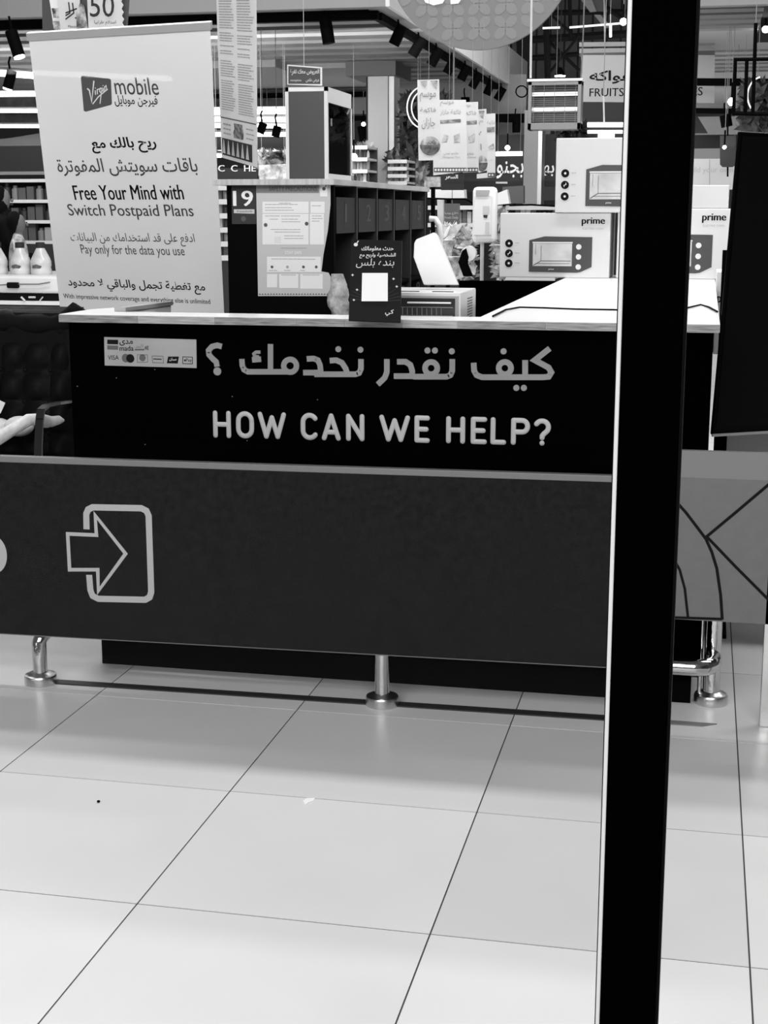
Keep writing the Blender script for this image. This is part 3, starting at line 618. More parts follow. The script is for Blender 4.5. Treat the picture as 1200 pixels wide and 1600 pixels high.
for px in ([(106,3),(108,20),(101,24)],[(112,4),(114,20),(101,30)],[(101,20),(119,13)],[(116,27),(119,29)]): prib(p, pf, px, 2.0, -.008)
text_px(p, pf, 'Mount', 105, 39, 119, 43, 0, -.008); p.build('black_print', G05, ps)
m = MB(); ppoly(m, pf, [(120,52),(119,20),(125,4),(131,6),(138,50),(130,53)], .0, -.004); m.build('bottle_picture', pic_mat('bottle_print', 18, .03, .6, 3), ps)
# hanging leaflet, turned to the right
lf, lw, lh = quadfr([(338,0),(400,0),(402,262),(346,246)], 6.0)
le = thing('hanging_leaflet', 'long narrow printed price sheet hanging at an angle beside the banner', 'leaflet', tuple(lf.pt(lw/2, 0)))
LH = lh+.35
MB().fbox(lf, 0, lw, 0, LH, 0, -.002).build('sheet', mat('leaflet_paper', .72, .6), le)
MB().fbox(lf, .02, lw-.06, .02, .115, .001, .0012).build('dark_picture', G05, le)
m = MB()
for i in range(6):
    a = .045+i*.062; m.poly(lf, [(a-.02,.03),(a+.022,.03),(a+.004,.108),(a-.002,.108)], .002)
m.build('white_figures', G50, le); MB().fbox(lf, .01, lw-.01, .225, .231, .001, .0012).build('rule_line', G10, le)
m = MB().poly(lf, [(.18,.13),(.30,.13),(.31,.16),(.295,.19),(.295,.21),(.185,.21),(.19,.18),(.175,.16)], .001); m.build('basket_picture', pic_mat('basket_print', 40, .04, .3), le)
m = MB()
v = LH-.02
while v > .27:
    if random.random() < .88:
        dashes(m, lf, .03, .20+random.uniform(-.03,.02), v, .005, .001, wmin=.01, wmax=.05); dashes(m, lf, .25, .43+random.uniform(-.04,.02), v-.01, .005, .001, wmin=.01, wmax=.05)
    v -= .0125
for v in (.14,.165,.19): dashes(m, lf, .04, .15, v, .008, .001, wmin=.02, wmax=.04); dashes(m, lf, .34, .45, v, .006, .001, wmin=.02, wmax=.04)
m.build('fine_print', G35, le)
for u in (.03, lw-.03): MB().tube([lf.pt(u, LH), lf.pt(u, LH)+Vector((0,0,.5))], .001, 5).build('wire', G50, le)
# crumpled cloth between cabinet and card
m = MB(); R = random.Random(3); rows = []
for i in range(9):
    t = i/8; c = at(533-5*math.sin(t*2), 494-66*t, 4.35) ; c2 = c
    rows.append((c2, .016+.012*math.sin(math.pi*min(1,.25+t*.8))))
for i,(c,r) in enumerate(rows):
    for j in range(14):
        a = 2*math.pi*j/14; rr = r*(1+.18*math.sin(3*a+i*1.3)+.1*R.random()); m.v.append(Vector((c.x+rr*math.cos(a)*1.1, c.y+rr*math.sin(a), c.z)))
for i in range(8):
    for j in range(14): m.f.append((i*14+j, i*14+(j+1)%14, (i+1)*14+(j+1)%14, (i+1)*14+j))
m.f.append(tuple(range(14))[::-1]); m.f.append(tuple(range(8*14,9*14)))
tag(m.build('crumpled_cloth', pic_mat('cloth_stripes', 25, .2, .6), smooth=True), 'crumpled pale striped cloth between the black card and the cabinet', 'cloth')
# oven cartons on the right wing
def carton(name, label, x0, y, wdt, hgt, dep, z0, group=None, full=True, tint=None):
    t = thing(name, label, 'box', (x0+wdt/2, y+dep/2, z0), group)
    MB().box((x0,y,z0),(x0+wdt,y+dep,z0+hgt)).build('carton_body', CARD if not tint else tint, t, bevel=.004)
    f = Fr((x0,y,z0)); W = wdt; Hh = hgt
    if not full: return t, f
    dk = MB(); s = lambda a, b: (a*W, b*Hh)
    pic = MB().poly(f, [s(.27,.09),s(.27,.58),s(.41,.64),s(.84,.63),s(.84,.17),s(.74,.09),s(.70,.08)], .0016).build('oven_picture', mat('carton_print', .028, .4), t)
    MB().poly(f, [s(.305,.18),s(.305,.53),s(.66,.53),s(.66,.18)], .0024).build('oven_window_print', mat('carton_window', .50, .5, var=.10, scale=14), pic)
    MB().poly(f, [s(.30,.535),s(.30,.555),s(.665,.555),s(.665,.535)], .0026).build('handle_print', G65, pic)
    m = MB()
    m.ribbon(f, [s(.31,.19),s(.38,.26),s(.65,.26)], .003, .0028); m.ribbon(f, [s(.38,.26),s(.38,.50)], .002, .0028); m.ribbon(f, [s(.33,.52),s(.33,.36)], .002, .0028); m.ribbon(f, [s(.33,.22),s(.64,.22)], .002, .0028); m.build('window_lines', G10, pic)
    m = MB()
    for b in (.17,.325,.48): disc(MB(), f, .72*W, b*Hh, .012, .0028).build('knob_print', G65, pic)
    m = MB()
    for b in (.22,.375,.53): disc(MB(), f, .085*W, b*Hh, .0175, .0018).build('round_icon', G02, t)
    text_uv(m, f, 'prime', .74*W, .80*Hh, .95*W, .93*Hh, .035, .0018)
    m.build('brand_lettering', G02, t)
    m = MB(); text_uv(m, f, 'ELECTRIC OVEN', .75*W, .745*Hh, .935*W, .775*Hh, 0, .0018)
    for b in (.22,.375,.53): dashes(m, f, .14*W, .185*W, b*Hh, .003, .0018, wmin=.006, wmax=.012)
    m.build('grey_print', G35, t)
    m = MB()
    m.poly(f, [(.085*W-.006,.375*Hh-.001),(.085*W+.002,.375*Hh+.002),(.085*W+.004,.375*Hh+.011),(.085*W+.007,.375*Hh+.001),(.085*W-.001,.375*Hh-.002),(.085*W-.004,.375*Hh-.011)], .0026)
    for b in (.22,.53): disc(m, f, .085*W, b*Hh, .0055, .0026, seg=6)
    text_uv(m, f, 'prime', .45*W, .115*Hh, .50*W, .145*Hh, .02, .0024)
    m.build('white_print', G65, t)
    return t, f
ZT = ZC+.001
carton('oven_carton', 'white oven carton with whole oven picture, lying directly on the white counter', -.898, 6.60, .487, .282, .33, ZT-.0) 
carton('oven_carton', 'upper white oven carton stacked on top, cut off by the black mullion', -.655, 6.585, .49, .318, .34, ZT+.283)
carton('oven_carton', 'white oven carton right of the mullion showing three knobs of the oven', -.381, 6.60, .487, .30, .33, ZT)
carton('oven_carton', 'white carton standing tilted on top of the carton right of the mullion', -.33, 6.70, .42, .10, .2, ZT+.301, full=False)
t, f = carton('floor_carton', 'topmost white carton in the floor stack between counter and black screen', .06, 4.95, .42, .27, .3, .811, full=False)
m = MB(); text_uv(m, f, 'prime', .03, .19, .105, .225, .035, .0018); m.build('black_print', G02, t)
t, f = carton('floor_carton', 'middle white carton in the floor stack beside the counter', .058, 4.95, .42, .269, .3, .541, full=False)
m = MB(); text_uv(m, f, 'prime', -.02+.04, .20, .10, .235, .035, .0018); m.build('black_print', G02, t)
carton('floor_carton', 'third white carton from the top in the floor stack beside the counter', .062, 4.95, .42, .269, .3, .271, full=False)
carton('floor_carton', 'bottom white carton standing on the floor under the stack beside the counter', .06, 4.95, .42, .27, .3, 0, full=False)
t, f = carton('floor_carton', 'white carton behind the floor stack showing the end of a word at counter height', .045, 5.9, .46, .32, .3, .82, full=False)
m = MB(); text_uv(m, f, 'prime', -.0+.005, .19, .10, .235, .035, .0018); m.build('black_print', G02, t)
# price-checker on a pole behind the counter
df = facing(6.9); X0, Z1 = df.pix(738,292); X1, Z0 = df.pix(775,380)
dv = thing('checkout_terminal', 'white rounded checkout terminal seen from behind on a short pole', 'terminal', ((X0+X1)/2, 6.95, 1.0))
MB().box((X0,6.9,Z0),(X1,6.95,Z1)).build('housing', WHITE, dv, bevel=.02)
MB().box((X0+.01,6.893,Z0+.035),(X1-.022,6.9,Z1-.04)).build('rear_cover', mat('cover_white', .72, .4), dv, bevel=.003)
m = MB(); ppoly(m, df, [(744,297),(766,297),(764,306),(744,307)], .012, .008); m.build('sticker', G35, dv)
m = MB(); ppoly(m, df, [(755.5,336),(762.5,336),(761.5,341),(756,340)], .010); m.build('dark_logo', G05, dv)
m = MB(); ppoly(m, df, [(755,322),(765,322),(765,334),(755,334)], .009); ppoly(m, df, [(759,347),(765,347),(765,365),(758,365)], .009); m.build('grey_labels', G50, dv)
a = at(751.5, 380, 6.93); MB().tube([(a.x, 6.97, .0), (a.x, 6.97, Z0+.04)], .009, 12).build('pole', mat('pole_white', .6, .4), dv)
# ================================================================= ARMCHAIR at the left edge
ax, ay = -2.60, 5.05
ch = thing('tufted_armchair', 'black button-tufted armchair with flat curved metal armrest, left of the counter', 'chair', (ax, ay, 0))
LEA = mat('black_leather', .0035, .6, spec=.10, bump=.25, scale=40); 
x1 = at(112, 600, 5.15).x; bz1 = at(60, 484, 5.1).z; 
bx0 = x1-.62; nx, nz = 44, 44; m = MB(); bz0 = .42
def bulge(a, b): return .045*(abs(math.sin(math.pi*a*6)) * abs(math.sin(math.pi*b*5)))**.45
for i in range(nx+1):
    for j in range(nz+1):
        a, b = i/nx, j/nz; e = min(1, min(a,1-a,b,1-b)*14)**.5
        m.v.append(Vector((bx0+.62*a*1.0, 5.14+.10*b-bulge(a,b)*e+.05*(1-e), bz0+(bz1-bz0)*b)))
for i in range(nx):
    for j in range(nz): k0 = i*(nz+1)+j; m.f.append((k0, k0+nz+1, k0+nz+2, k0+1))
m.build('backrest', LEA, ch, smooth=True)
MB().box((bx0,5.19,bz0),(x1,5.27,bz1-.01), None).build('back_shell', LEA, ch, bevel=.03)
m = MB(); n_ = 14
m.tube([(bx0+i*(.62+.05)/n_, 5.22-.004*(i%2), bz1-.057+.005*math.sin(i*1.1)+(.03 if i>12 else 0)) for i in range(n_+1)], [.042+.006*math.sin(i*2.1) for i in range(n_)]+[.012], 12)
m.build('headroll', LEA, ch, smooth=True)
bt = MB()
for i in range(1,6):
    for j in range(1,5): bt.ball((bx0+.62*i/6, 5.13+.02*j, bz0+(bz1-bz0)*j/5), .009, .006, .009, 8, 5)
bt.build('buttons', LEA, ch, smooth=True)
MB().box((bx0,4.72,.34),(x1,5.22,.46)).build('seat', LEA, ch, bevel=.04)
ar = MB(); AP = [at(60,745,4.75), at(60,700,4.75), at(62,655,4.75), at(64,641,4.77), at(72,634,4.82), at(90,630,4.92), at(112,627,5.2)]
for i in range(len(AP)-1):
    a, b = AP[i], AP[i+1]; d = (b-a).normalized(); W2 = Vector((.014,.0,0)) if i < 4 else Vector((0.012,0,0)); n2 = d.cross(Vector((1,0,0))).normalized()*.005
    ar.add([a-W2-n2,a+W2-n2,a+W2+n2,a-W2+n2,b-W2-n2,b+W2-n2,b+W2+n2,b-W2+n2], [(0,3,2,1),(4,5,6,7),(0,1,5,4),(1,2,6,5),(2,3,7,6),(3,0,4,7)])
ar.build('armrest', mat('armrest_metal', .03, .3, .6), ch)
MB().tube([(bx0+.31,4.95,.05),(bx0+.31,4.95,.36)], .03, 12).build('pedestal', FRAME2, ch)
MB().lathe([(.27,0),(.27,.012),(.06,.03),(.035,.06)], (bx0+.31,4.95,0), 24).build('base', FRAME2, ch)
# fleece and paper on the chair
FL = mat('fleece', .62, .95, var=.10, scale=30, bump=.8)
m = MB(); PP = [at(-25,700,4.70), at(0,683,4.72), at(25,668,4.76), at(45,656,4.80), at(62,655,4.84), at(80,659,4.88), at(92,656,4.92), at(99,657,4.94)]
m.tube(PP, [.022,.024,.021,.022,.022,.020,.016,.006], 12)
fc = thing('fleece_throw', 'white fluffy fleece rolled on the black armchair seat', 'throw', tuple(PP[2]))
m.build('front_roll', FL, fc, smooth=True)
for q_ in ((at(30,666,5.0), .055, .06, .038),(at(-2,672,5.0), .05, .06, .045),(at(72,660,5.0), .03, .04, .02)): MB().ball(*q_).build('fold', FL, fc, smooth=True)
m = MB(); m.poly(Fr((0,5.02,0)), [facing(5.02).pix(*p) for p in ((-12,620),(8.5,629.5),(1,646),(-14,640))], 0, .002)
tag(m.build('paper_sheet', WHITE), 'white paper corner sticking in at the left edge above the fleece', 'paper')
# ================================================================= BLACK SCREEN at the right edge
tvq = [at(1155,205,4.3), None, None, at(1112,680,4.3)]
dU = Vector((math.sin(math.radians(52)), math.cos(math.radians(52)), 0)); tV = (at(1155,205,4.28)-at(1112,680,4.30))
dU = (dU - tV.normalized()*dU.dot(tV.normalized())).normalized(); tf = Fr(at(1112,680,4.30), dU, tV); TH = tV.length
tv = thing('display_screen', 'large black upright display screen leaning back on a dark stand beside the counter', 'screen', tuple(at(1150,1000,4.62)*1))
tv.location.z = 0
MB().fbox(tf, 0, .50, 0, TH, 0, -.010).build('housing', mat('screen_case', .001, .35, spec=.05), tv, bevel=.006)
MB().fbox(tf, .06, .44, .1, TH-.1, -.012, -.045).build('rear_shell', JET, tv)
MB().fbox(tf, .012, .488, .02, TH-.012, .0, .0015).build('screen_glass', mat('screen_face', .0025, .45, spec=.05), tv)
MB().fbox(tf, 0, .5, -.004, .004, .0, .004).build('lower_trim', ALU, tv)
a = Vector((.075, 4.76, 0)); MB().poly(Fr((0,4.74,0)), [(.062,0),(.092,.03),(.092,1.25),(.052,1.25),(.052,.0)], 0, -.04).build('stand_post', JET, tv)
MB().box((.052,4.74,0),(.12,4.94,.012)).build('stand_foot', JET, tv)
MB().lathe([(.006,0),(.006,.003)], tf.pt(.17, TH-.10, .002), 10, M=tf.U.to_track_quat('X','Z').to_matrix() if False else None).build('status_light', PAPER, tv)
# low display table with items behind the sign board
lt = thing('low_display_table', 'low white display table behind the patterned board', 'table', (.45, 5.0, 0))
zt = at(1180, 704, 4.9).z
MB().box((.40,4.85,zt-.03),(1.1,5.3,zt)).build('table_top', WHITE, lt, bevel=.004)
for x, y in ((.42,4.87),(1.06,4.87),(.42,5.26),(1.06,5.26)): MB().box((x,y,0),(x+.02,y+.02,zt-.03)).build('leg', ALU, lt)
f9 = facing(5.26)
m = MB(); ppoly(m, facing(5.0), [(1168,655),(1230,650),(1230,698),(1168,697)], 0, -.02)
bk = tag(m.build('black_book', mat('book_black', .01, .5)), 'black folder standing on the low display table', 'folder')
m = MB(); text_px(m, facing(5.0), 'Premium collection', 1176, 688, 1215, 691, 0, .001); m.build('fine_print', G50, bk)
cs = MB().box((.30,5.31,0),(.62,5.5,at(1130,664,5.31).z)).build('carton_shelf', mat('grey_card', .42, .6, var=.08, scale=6), None)
tag(cs, 'pale grey patterned carton below the black screen, behind the board', 'box')
# ================================================================= SHELL OF THE SHOP
struct(MB().box((-14, 24, 0), (8, 24.2, 7)).build('wall_back', mat('wall_grey', .10, .8)))
struct(MB().box((-14.2, 5.0, 0), (-14, 24, 7)).build('wall_left', mat('wall_grey', .10, .8)))
struct(MB().box((8, -6, 0), (8.2, 24, 7)).build('wall_right', mat('wall_grey', .10, .8)))
ce = struct(MB().box((-14, 4.6, 6.9), (8, 24.2, 7)).build('ceiling', mat('roof_dark', .03, .8)))
# corrugated dark wall above the sales floor, right of the canopy
CORR = mat('corrugated_grey', .075, .6, var=.02, scale=3)
cw = sempty('wall_upper', (-.5, 22, 0))
x = at(690, 100, 22).x; xe = at(1000,100,22).x; zb = at(830,150,22).z; zt2 = 6.9; i = 0
while x < xe+.6:
    MB().box((x,22,zb),(x+.17,22.03,zt2)).build('panel', CORR, cw); MB().box((x+.17,22.03,zb),(x+.2,22.05,zt2)).build('joint', G05, cw); x += .2
TR = mat('truss_paint', .012, .6)
tr_ = sempty('beam_1', (-.5, 19.5, 0)); 
for (x0,y0,x1,y1,wd,Y) in ((790,93,990,78,7,19.8),(830,62,990,52,11,19.7),(855,20,990,18,8,19.9),(700,75,800,72,6,19.8),(848,55,905,110,5,19.6),(905,55,860,112,4,19.6),(852,0,856,130,9,19.5),(818,55,820,125,22,19.4),(890,0,892,60,6,19.6),(700,95,870,92,4,19.9),(868,60,874,128,4,19.5),(835,0,900,58,4,19.6),(930,0,990,40,7,19.6)):
    a, b = at(x0,y0,Y), at(x1,y1,Y); MB().tube([a,b], wd*Y/FPX/2, 4).build('beam_member', TR, tr_)
PB = mat('duct_grey', .22, .5)
m = MB(); ppoly(m, facing(18.8), [(908,0),(925,0),(932,18),(922,19)], 0, -.05); ppoly(m, facing(18.8), [(928,23),(938,23),(956,42),(945,44)], 0, -.05); m.build('duct_strip', PB, tr_)
m = MB(); ppoly(m, facing(18.85), [(925,0),(943,0),(949,18),(932,18)], 0, -.05); m.build('duct_panel', mat('duct_dark', .07, .6), tr_)
# canopy on the left: fascia boards, slatted soffit, tracks
cz = 2.83; czt = 3.22; CXR = -2.345; CYF = 10.9; CYB = 19.4
cn = sempty('ceiling_canopy', (-5, 15, cz))
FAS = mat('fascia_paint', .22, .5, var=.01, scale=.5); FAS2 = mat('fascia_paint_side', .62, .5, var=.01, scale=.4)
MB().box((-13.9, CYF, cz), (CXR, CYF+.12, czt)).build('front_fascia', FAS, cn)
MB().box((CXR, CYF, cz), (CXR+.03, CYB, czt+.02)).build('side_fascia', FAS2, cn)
MB().box((CXR-.16, CYF+.12, cz), (CXR, CYB, cz+.03)).build('lower_edge', G20, cn)
MB().box((-13.9, CYF+.12, czt-.02), (CXR, CYB, czt)).build('canopy_deck', G05, cn)
SL = mat('slat_paint', .14, .45, var=.02, scale=.6)
y = CYF+.35; sl0 = MB().box((-13.8, 0, 0), (CXR-.17, .27, .05)).build('slat', SL, None); sl0.parent = cn
sl0.location = (5, y-15, .02); 
while y < CYB-.7:
    y += .5
    o = sl0.copy(); S.collection.objects.link(o); o.location = (5, y-15, .02)
MB().box((-13.8, 15.0, cz-.03), (at(552,100,15.0).x, 17.2, cz+.04)).build('plain_soffit', mat('soffit_paint', .26, .6), cn)
MB().box((-13.8, 14.6, cz-.045), (at(430,100,14.6).x, 15.0, cz+.05)).build('plain_soffit', mat('soffit_paint', .26, .6), cn)
# right canopy seen past the mullion
c2 = sempty('ceiling_canopy', (1, 13, cz)); xr = at(1192, 30, 12).x
MB().box((-.3, 11.6, cz+.03),(xr+.05, 11.7, cz+.30)).build('front_fascia', FAS, c2)
for i in range(4): MB().box((-.3, 11.8+i*.34, cz+.03),(xr, 12.0+i*.34, cz+.09)).build('slat', SL, c2)
MB().box((-.3, 13.1, cz+.02),(xr, 14.6, cz+.1)).build('plain_soffit', mat('soffit_light', .34, .6), c2)
for i in range(6): MB().box((-.3, 14.7+i*.42, cz+.03),(xr+2, 14.9+i*.42, cz+.09)).build('slat', SL, c2)
MB().box((-.3, 17.2, cz-.25),(2.4, 17.3, cz+.1)).build('bulkhead', mat('bulkhead_paint', .25, .6), c2)
MB().box((xr, 11.6, cz+.1),(3.5, 13.6, cz+.5)).build('dark_void', JET, c2)
# tracks
def track(name, lab, a, b, r=.03):
    t = MB(); a = Vector(a); b = Vector(b); d = b-a; ax_ = Fr(a, d, (0,0,1)); t.fbox(ax_, 0, d.length, -r, r, -r, r)
    return tag(t.build(name, JET), lab, 'light track')
track('lighting_track', 'long black light track under the front edge of the slatted canopy', (-12, CYF+.22, cz-.03), (CXR-.1, CYF+.22, cz-.03), .035)
track('lighting_track', 'black light track under the receding edge of the slatted canopy, carrying nine spotlights', (CXR-.12, CYF+.3, cz-.03), (CXR-.12, CYB, cz-.03), .028)
def spot(top, bot, Y, lab, w=.042, lit=False, group=None):
    a = at(top[0], top[1], Y); b = at(bot[0], bot[1], Y); t = thing('spotlight', lab, 'spotlight', tuple(a), group); d = (b-a)
    MB().tube([a, b], w, 14).build('lamp_can', JET, t, smooth=True)
    MB().tube([a+d*.25+Vector((0,0,.0)), a+d*.25+Vector((-.015,0,.09)), Vector((a.x-.01, a.y, a.z+.10))], .008, 6).build('bracket', JET, t)
    if lit: MB().tube([b, b+d.normalized()*.012], w*.85, 14).build('lens', BULB, t)
    return t
ROW = [((628,42),(615,70)),((660,60),(644,87)),((687,76),(673,102)),((711,90),(698,115)),((731,102),(720,125)),((749,116),(737,137)),((769,127),(760,148)),((787,137),(776,156)),((801,144),(793,162))]
ORD = ['nearest and highest','second','third','fourth','fifth','sixth','seventh','eighth','last and smallest']
for i, (a, b) in enumerate(ROW):
    Y = 5555/(1105-a[0]); spot(a, b, Y, 'black spotlight, %s of the nine along the receding canopy track' % ORD[i], w=.044)
spot((508,30), (514,68), 11.1, 'single black spotlight hanging left of the row, under the canopy front', .047)
spot((17,48),(30,88), 10.2, 'upper black spotlight at far left above the banner corner, lens lit', .045, True)
spot((19,110),(12,138), 10.6, 'lower black spotlight at far left in front of a lit tube, lens lit', .04, True)
spot((727,152),(727,172), 17.0, 'small black spotlight behind the fruit banners', .05)
spot((807,185),(807,207), 16.0, 'small black spotlight below the track left of the insect killer', .045)
spot((1133,180),(1136,198), 13.0, 'small black spotlight right of the mullion', .048)
spot((566,197),(570,220), 17, 'black spotlight seen between display case and column', .06)
spot((372,150),(366,166), 12.0, 'small black spotlight in front of the lit tubes, beside the leaflet', .03) if False else None
spot((412,192),(406,208), 12.0, 'black spotlight right of the leaflet before the lit tubes', .035)
spot((434,197),(430,214), 12.0, 'black spotlight left of the display case before the lit tubes', .035)
track('lighting_track', 'black light track across the pale bulkhead behind the fruit banners', at(700,184,17), at(824,187,17), .035)
track('lighting_track', 'upper black track right of the mullion', at(1075,128,13.5), at(1215,129,13.5), .03)
track('lighting_track', 'lower black track right of the mullion carrying one spotlight', at(1075,173,13.2), at(1165,174,13.2), .022)
# bulkheads, column and beams of the back of the shop
bb = sempty('wall_bulkhead', (-4, 17, 2))
m = MB(); m.pbox(604,118,822,183,17.6,.1); m.build('bulkhead_panel', mat('bulk_a', .20, .6), bb)
m = MB(); m.pbox(240,122,600,143,18.4,.1); m.build('bulkhead_panel', mat('bulk_b', .22, .6), bb)
m = MB(); m.pbox(545,148,577,178,18.2,.1); m.build('bulkhead_panel', mat('bulk_b', .22, .6), bb)
m = MB(); m.pbox(240,143,860,151,17.9,.1); m.build('black_beam', JET, bb)
m = MB(); m.pbox(540,179,860,186,17.5,.1); m.build('black_beam', JET, bb)
m = MB(); m.pbox(780,188,860,210,17.8,.1); m.build('shutter', mat('bulk_c', .10, .5), bb)
m = MB(); m.pbox(604,152,634,182,17.7,.1); m.build('bulkhead_panel', mat('bulk_b', .22, .6), bb)
m = MB(); m.pbox(540,90,618,118,14.9,.8); m.build('column_head', mat('head_paint', .10, .6), bb)
m = MB(); m.pbox(1085,132,1200,172,17.0,.1); m.pbox(1085,182,1160,210,17.0,.1); m.build('bulkhead_panel', mat('bulk_a', .20, .6), bb)
m = MB(); m.pbox(1080,210,1160,232,17.4,.1); m.build('dark_panel', G05, bb); m = MB(); m.pbox(1080,232,1126,248,16.8,.1); m.build('bulkhead_panel', G20, bb)
m = MB(); m.pbox(900,155,990,230,17.2,.1); m.build('dark_panel', G05, bb)
co = sempty('column', tuple(at(590, 300, 15)*1))
co.location.z = 0
a = at(575,200,15).x; b = at(606,200,15).x
MB().box((a,15,0),(b,15.35,at(590,118,15).z)).build('column_shaft', mat('column_paint', .50, .5, var=.02, scale=1), co)
MB().box((b+.006,15.02,0),(at(615,200,15).x,15.3,at(590,118,15).z)).build('metal_trim', mat('column_trim', .9, .4), co)
MB().box((a-.03,15.05,0),(a-.006,15.3,at(590,118,15).z)).build('metal_trim', G05, co)
c3 = sempty('column', tuple(at(832, 300, 15.5)*1)); c3.location.z = 0
a = at(818,270,15.5).x; b = at(840,270,15.5).x
MB().box((a,15.5,0),(b,15.8,at(832,172,15.5).z)).build('column_shaft', mat('column_grey', .20, .5), c3)
MB().box((b,15.5,0),(b+.04,15.8,at(832,172,15.5).z)).build('metal_trim', ALU, c3)
# round hanging sign with petal pattern
rf = facing(9.0); c = rf.pix(750,-78); R9 = .562
rs = thing('round_sign', 'large round grey hanging sign with petal pattern and white letter ends', 'sign', tuple(rf.pt(c[0], c[1])))
disc(MB(), rf, c[0], c[1], R9, 0, -.03, 96).build('sign_disc', mat('round_sign_grey', .15, .6), rs)
m = MB(); sp = .158
for i in range(-4, 5):
    for j in range(-5, 4):
        cx_, cy_ = c[0]+i*sp, c[1]+j*sp*.88-.02
        for an in (45, 135, 225, 315):
            ca, sa = math.cos(math.radians(an)), math.sin(math.radians(an)); q = []
            for k in range(14):
                th = 2*math.pi*k/14; x_, y_ = .046+.040*math.cos(th), .028*math.sin(th); q.append((cx_+x_*ca-y_*sa, cy_+x_*sa+y_*ca))
            if all((u-c[0])**2+(v-c[1])**2 < (R9-.004)**2 for u, v in q) and cy_ < c[1]: m.poly(rf, q, .001)
m.build('petal_pattern', mat('round_sign_light', .180, .6), rs)
m = MB(); fw = .04
prib(m, rf, [(664,-30),(663,-10),(668,0),(678,3.5),(689,1),(694,-8),(694,-30)], 9, .003); prib(m, rf, [(722,-25),(720,-8),(714,1),(704,2)], 9, .003)
m.build('white_lettering', PAPER, rs)
for x_ in (-.3, .3): MB().tube([rf.pt(c[0]+x_, c[1]+.4, -.03), rf.pt(c[0]+x_, c[1]+1.4, -.03)], .004, 6).build('wire', ALU, rs)
# fruit section sign
ff2 = facing(14.0)
fs = thing('section_sign', 'long pale hanging FRUITS section sign crossing behind the black mullion', 'sign', tuple(at(1010,120,14)))
m = MB(); ppoly(m, ff2, [(908,86),(1117,86),(1116,161),(909,159)], 0, -.03); m.build('sign_board', mat('fruit_sign', .30, .6), fs)
m = MB(); ppoly(m, ff2, [(905,66),(1117,64),(1117,70),(905,73)], 0, -.03); ppoly(m, ff2, [(905,76),(1117,73),(1117,79),(905,83)], .0, -.03); m.build('upper_rail', mat('sign_rail', .20, .5), fs)
m = MB(); ppoly(m, ff2, [(905,80),(1117,77),(1117,86),(905,88)], -.01, -.03); m.build('upper_panel', G10, fs)
m = MB(); text_px(m, ff2, 'FRUITS & VEGETABLES', 921, 137, 1098, 150, .012, .002, dy=-2); text_px(m, ff2, 'الفواكه', 921, 110, 1001, 131, .022, .002); text_px(m, ff2, 'الخضروات و', 1008, 110, 1085, 131, .022, .002); m.build('sign_lettering', G02, fs)
for x_ in (945, 1060): MB().tube([at(x_, 66, 14), at(x_-1, -20, 14)], .006, 5).build('wire', ALU, fs)
# insect killer / lamp box hanging on a rod
kf2 = facing(8.0); (ka, kb), (kc_, kd) = kf2.pix(824,203), kf2.pix(909,126)
ik = thing('insect_killer', 'hanging metal insect killer box with two bright tubes behind wire grille', 'insect killer', ((ka+kc_)/2, 8.0, kb))
m = MB(); m.box((ka,8,kb),(kc_,8.12,kb+.035)); m.box((ka,8,kd-.02),(kc_,8.12,kd)); m.box((ka,8,kb),(ka+.02,8.12,kd)); m.box((kc_-.02,8,kb),(kc_,8.12,kd)); m.build('housing', mat('killer_metal', .16, .35, .3), ik, bevel=.002)
MB().box((ka,8.11,kb),(kc_,8.12,kd)).build('back_plate', mat('killer_back', .03, .4), ik)
MB().box((ka-.005,7.99,kd),(kc_+.005,8.12,kd+.012)).build('top_cap', mat('killer_cap', .8, .3), ik)
for y_ in (146, 170): MB().tube([(ka+.02,8.05,kf2.pix(860,y_)[1]),(kc_-.02,8.05,kf2.pix(860,y_)[1])], .0105, 10).build('lit_tube', mat('killer_tube', 1, .5, emit=1.1), ik)
m = MB(); z_ = kb+.045
while z_ < kd-.03: m.tube([(ka+.015,8.0,z_),(kc_-.015,8.0,z_)], .0012, 4); z_ += .0105
for i in range(5): x_ = ka+.03+(kc_-ka-.06)*i/4; m.tube([(x_,8.0,kb+.03),(x_,8.0,kd-.02)], .0012, 4)
m.build('grille', G20, ik)
MB().tube([at(829,122,8.05), at(831,-30,8.05)], .006, 8).build('hanging_rod', mat('rod_white', .5, .4), ik)
MB().tube([at(908,122,8.05), at(911,60,8.05), at(914,-30,8.05)], .004, 6).build('hanging_wire', ALU, ik)
MB().tube([at(826,140,8.05)]+[at(815+9*math.cos(t/6), 143+9*math.sin(t/6), 8.05) for t in range(0, 38, 3)]+[at(826,152,8.05)], .004, 6).build('cable_loop', JET, ik)
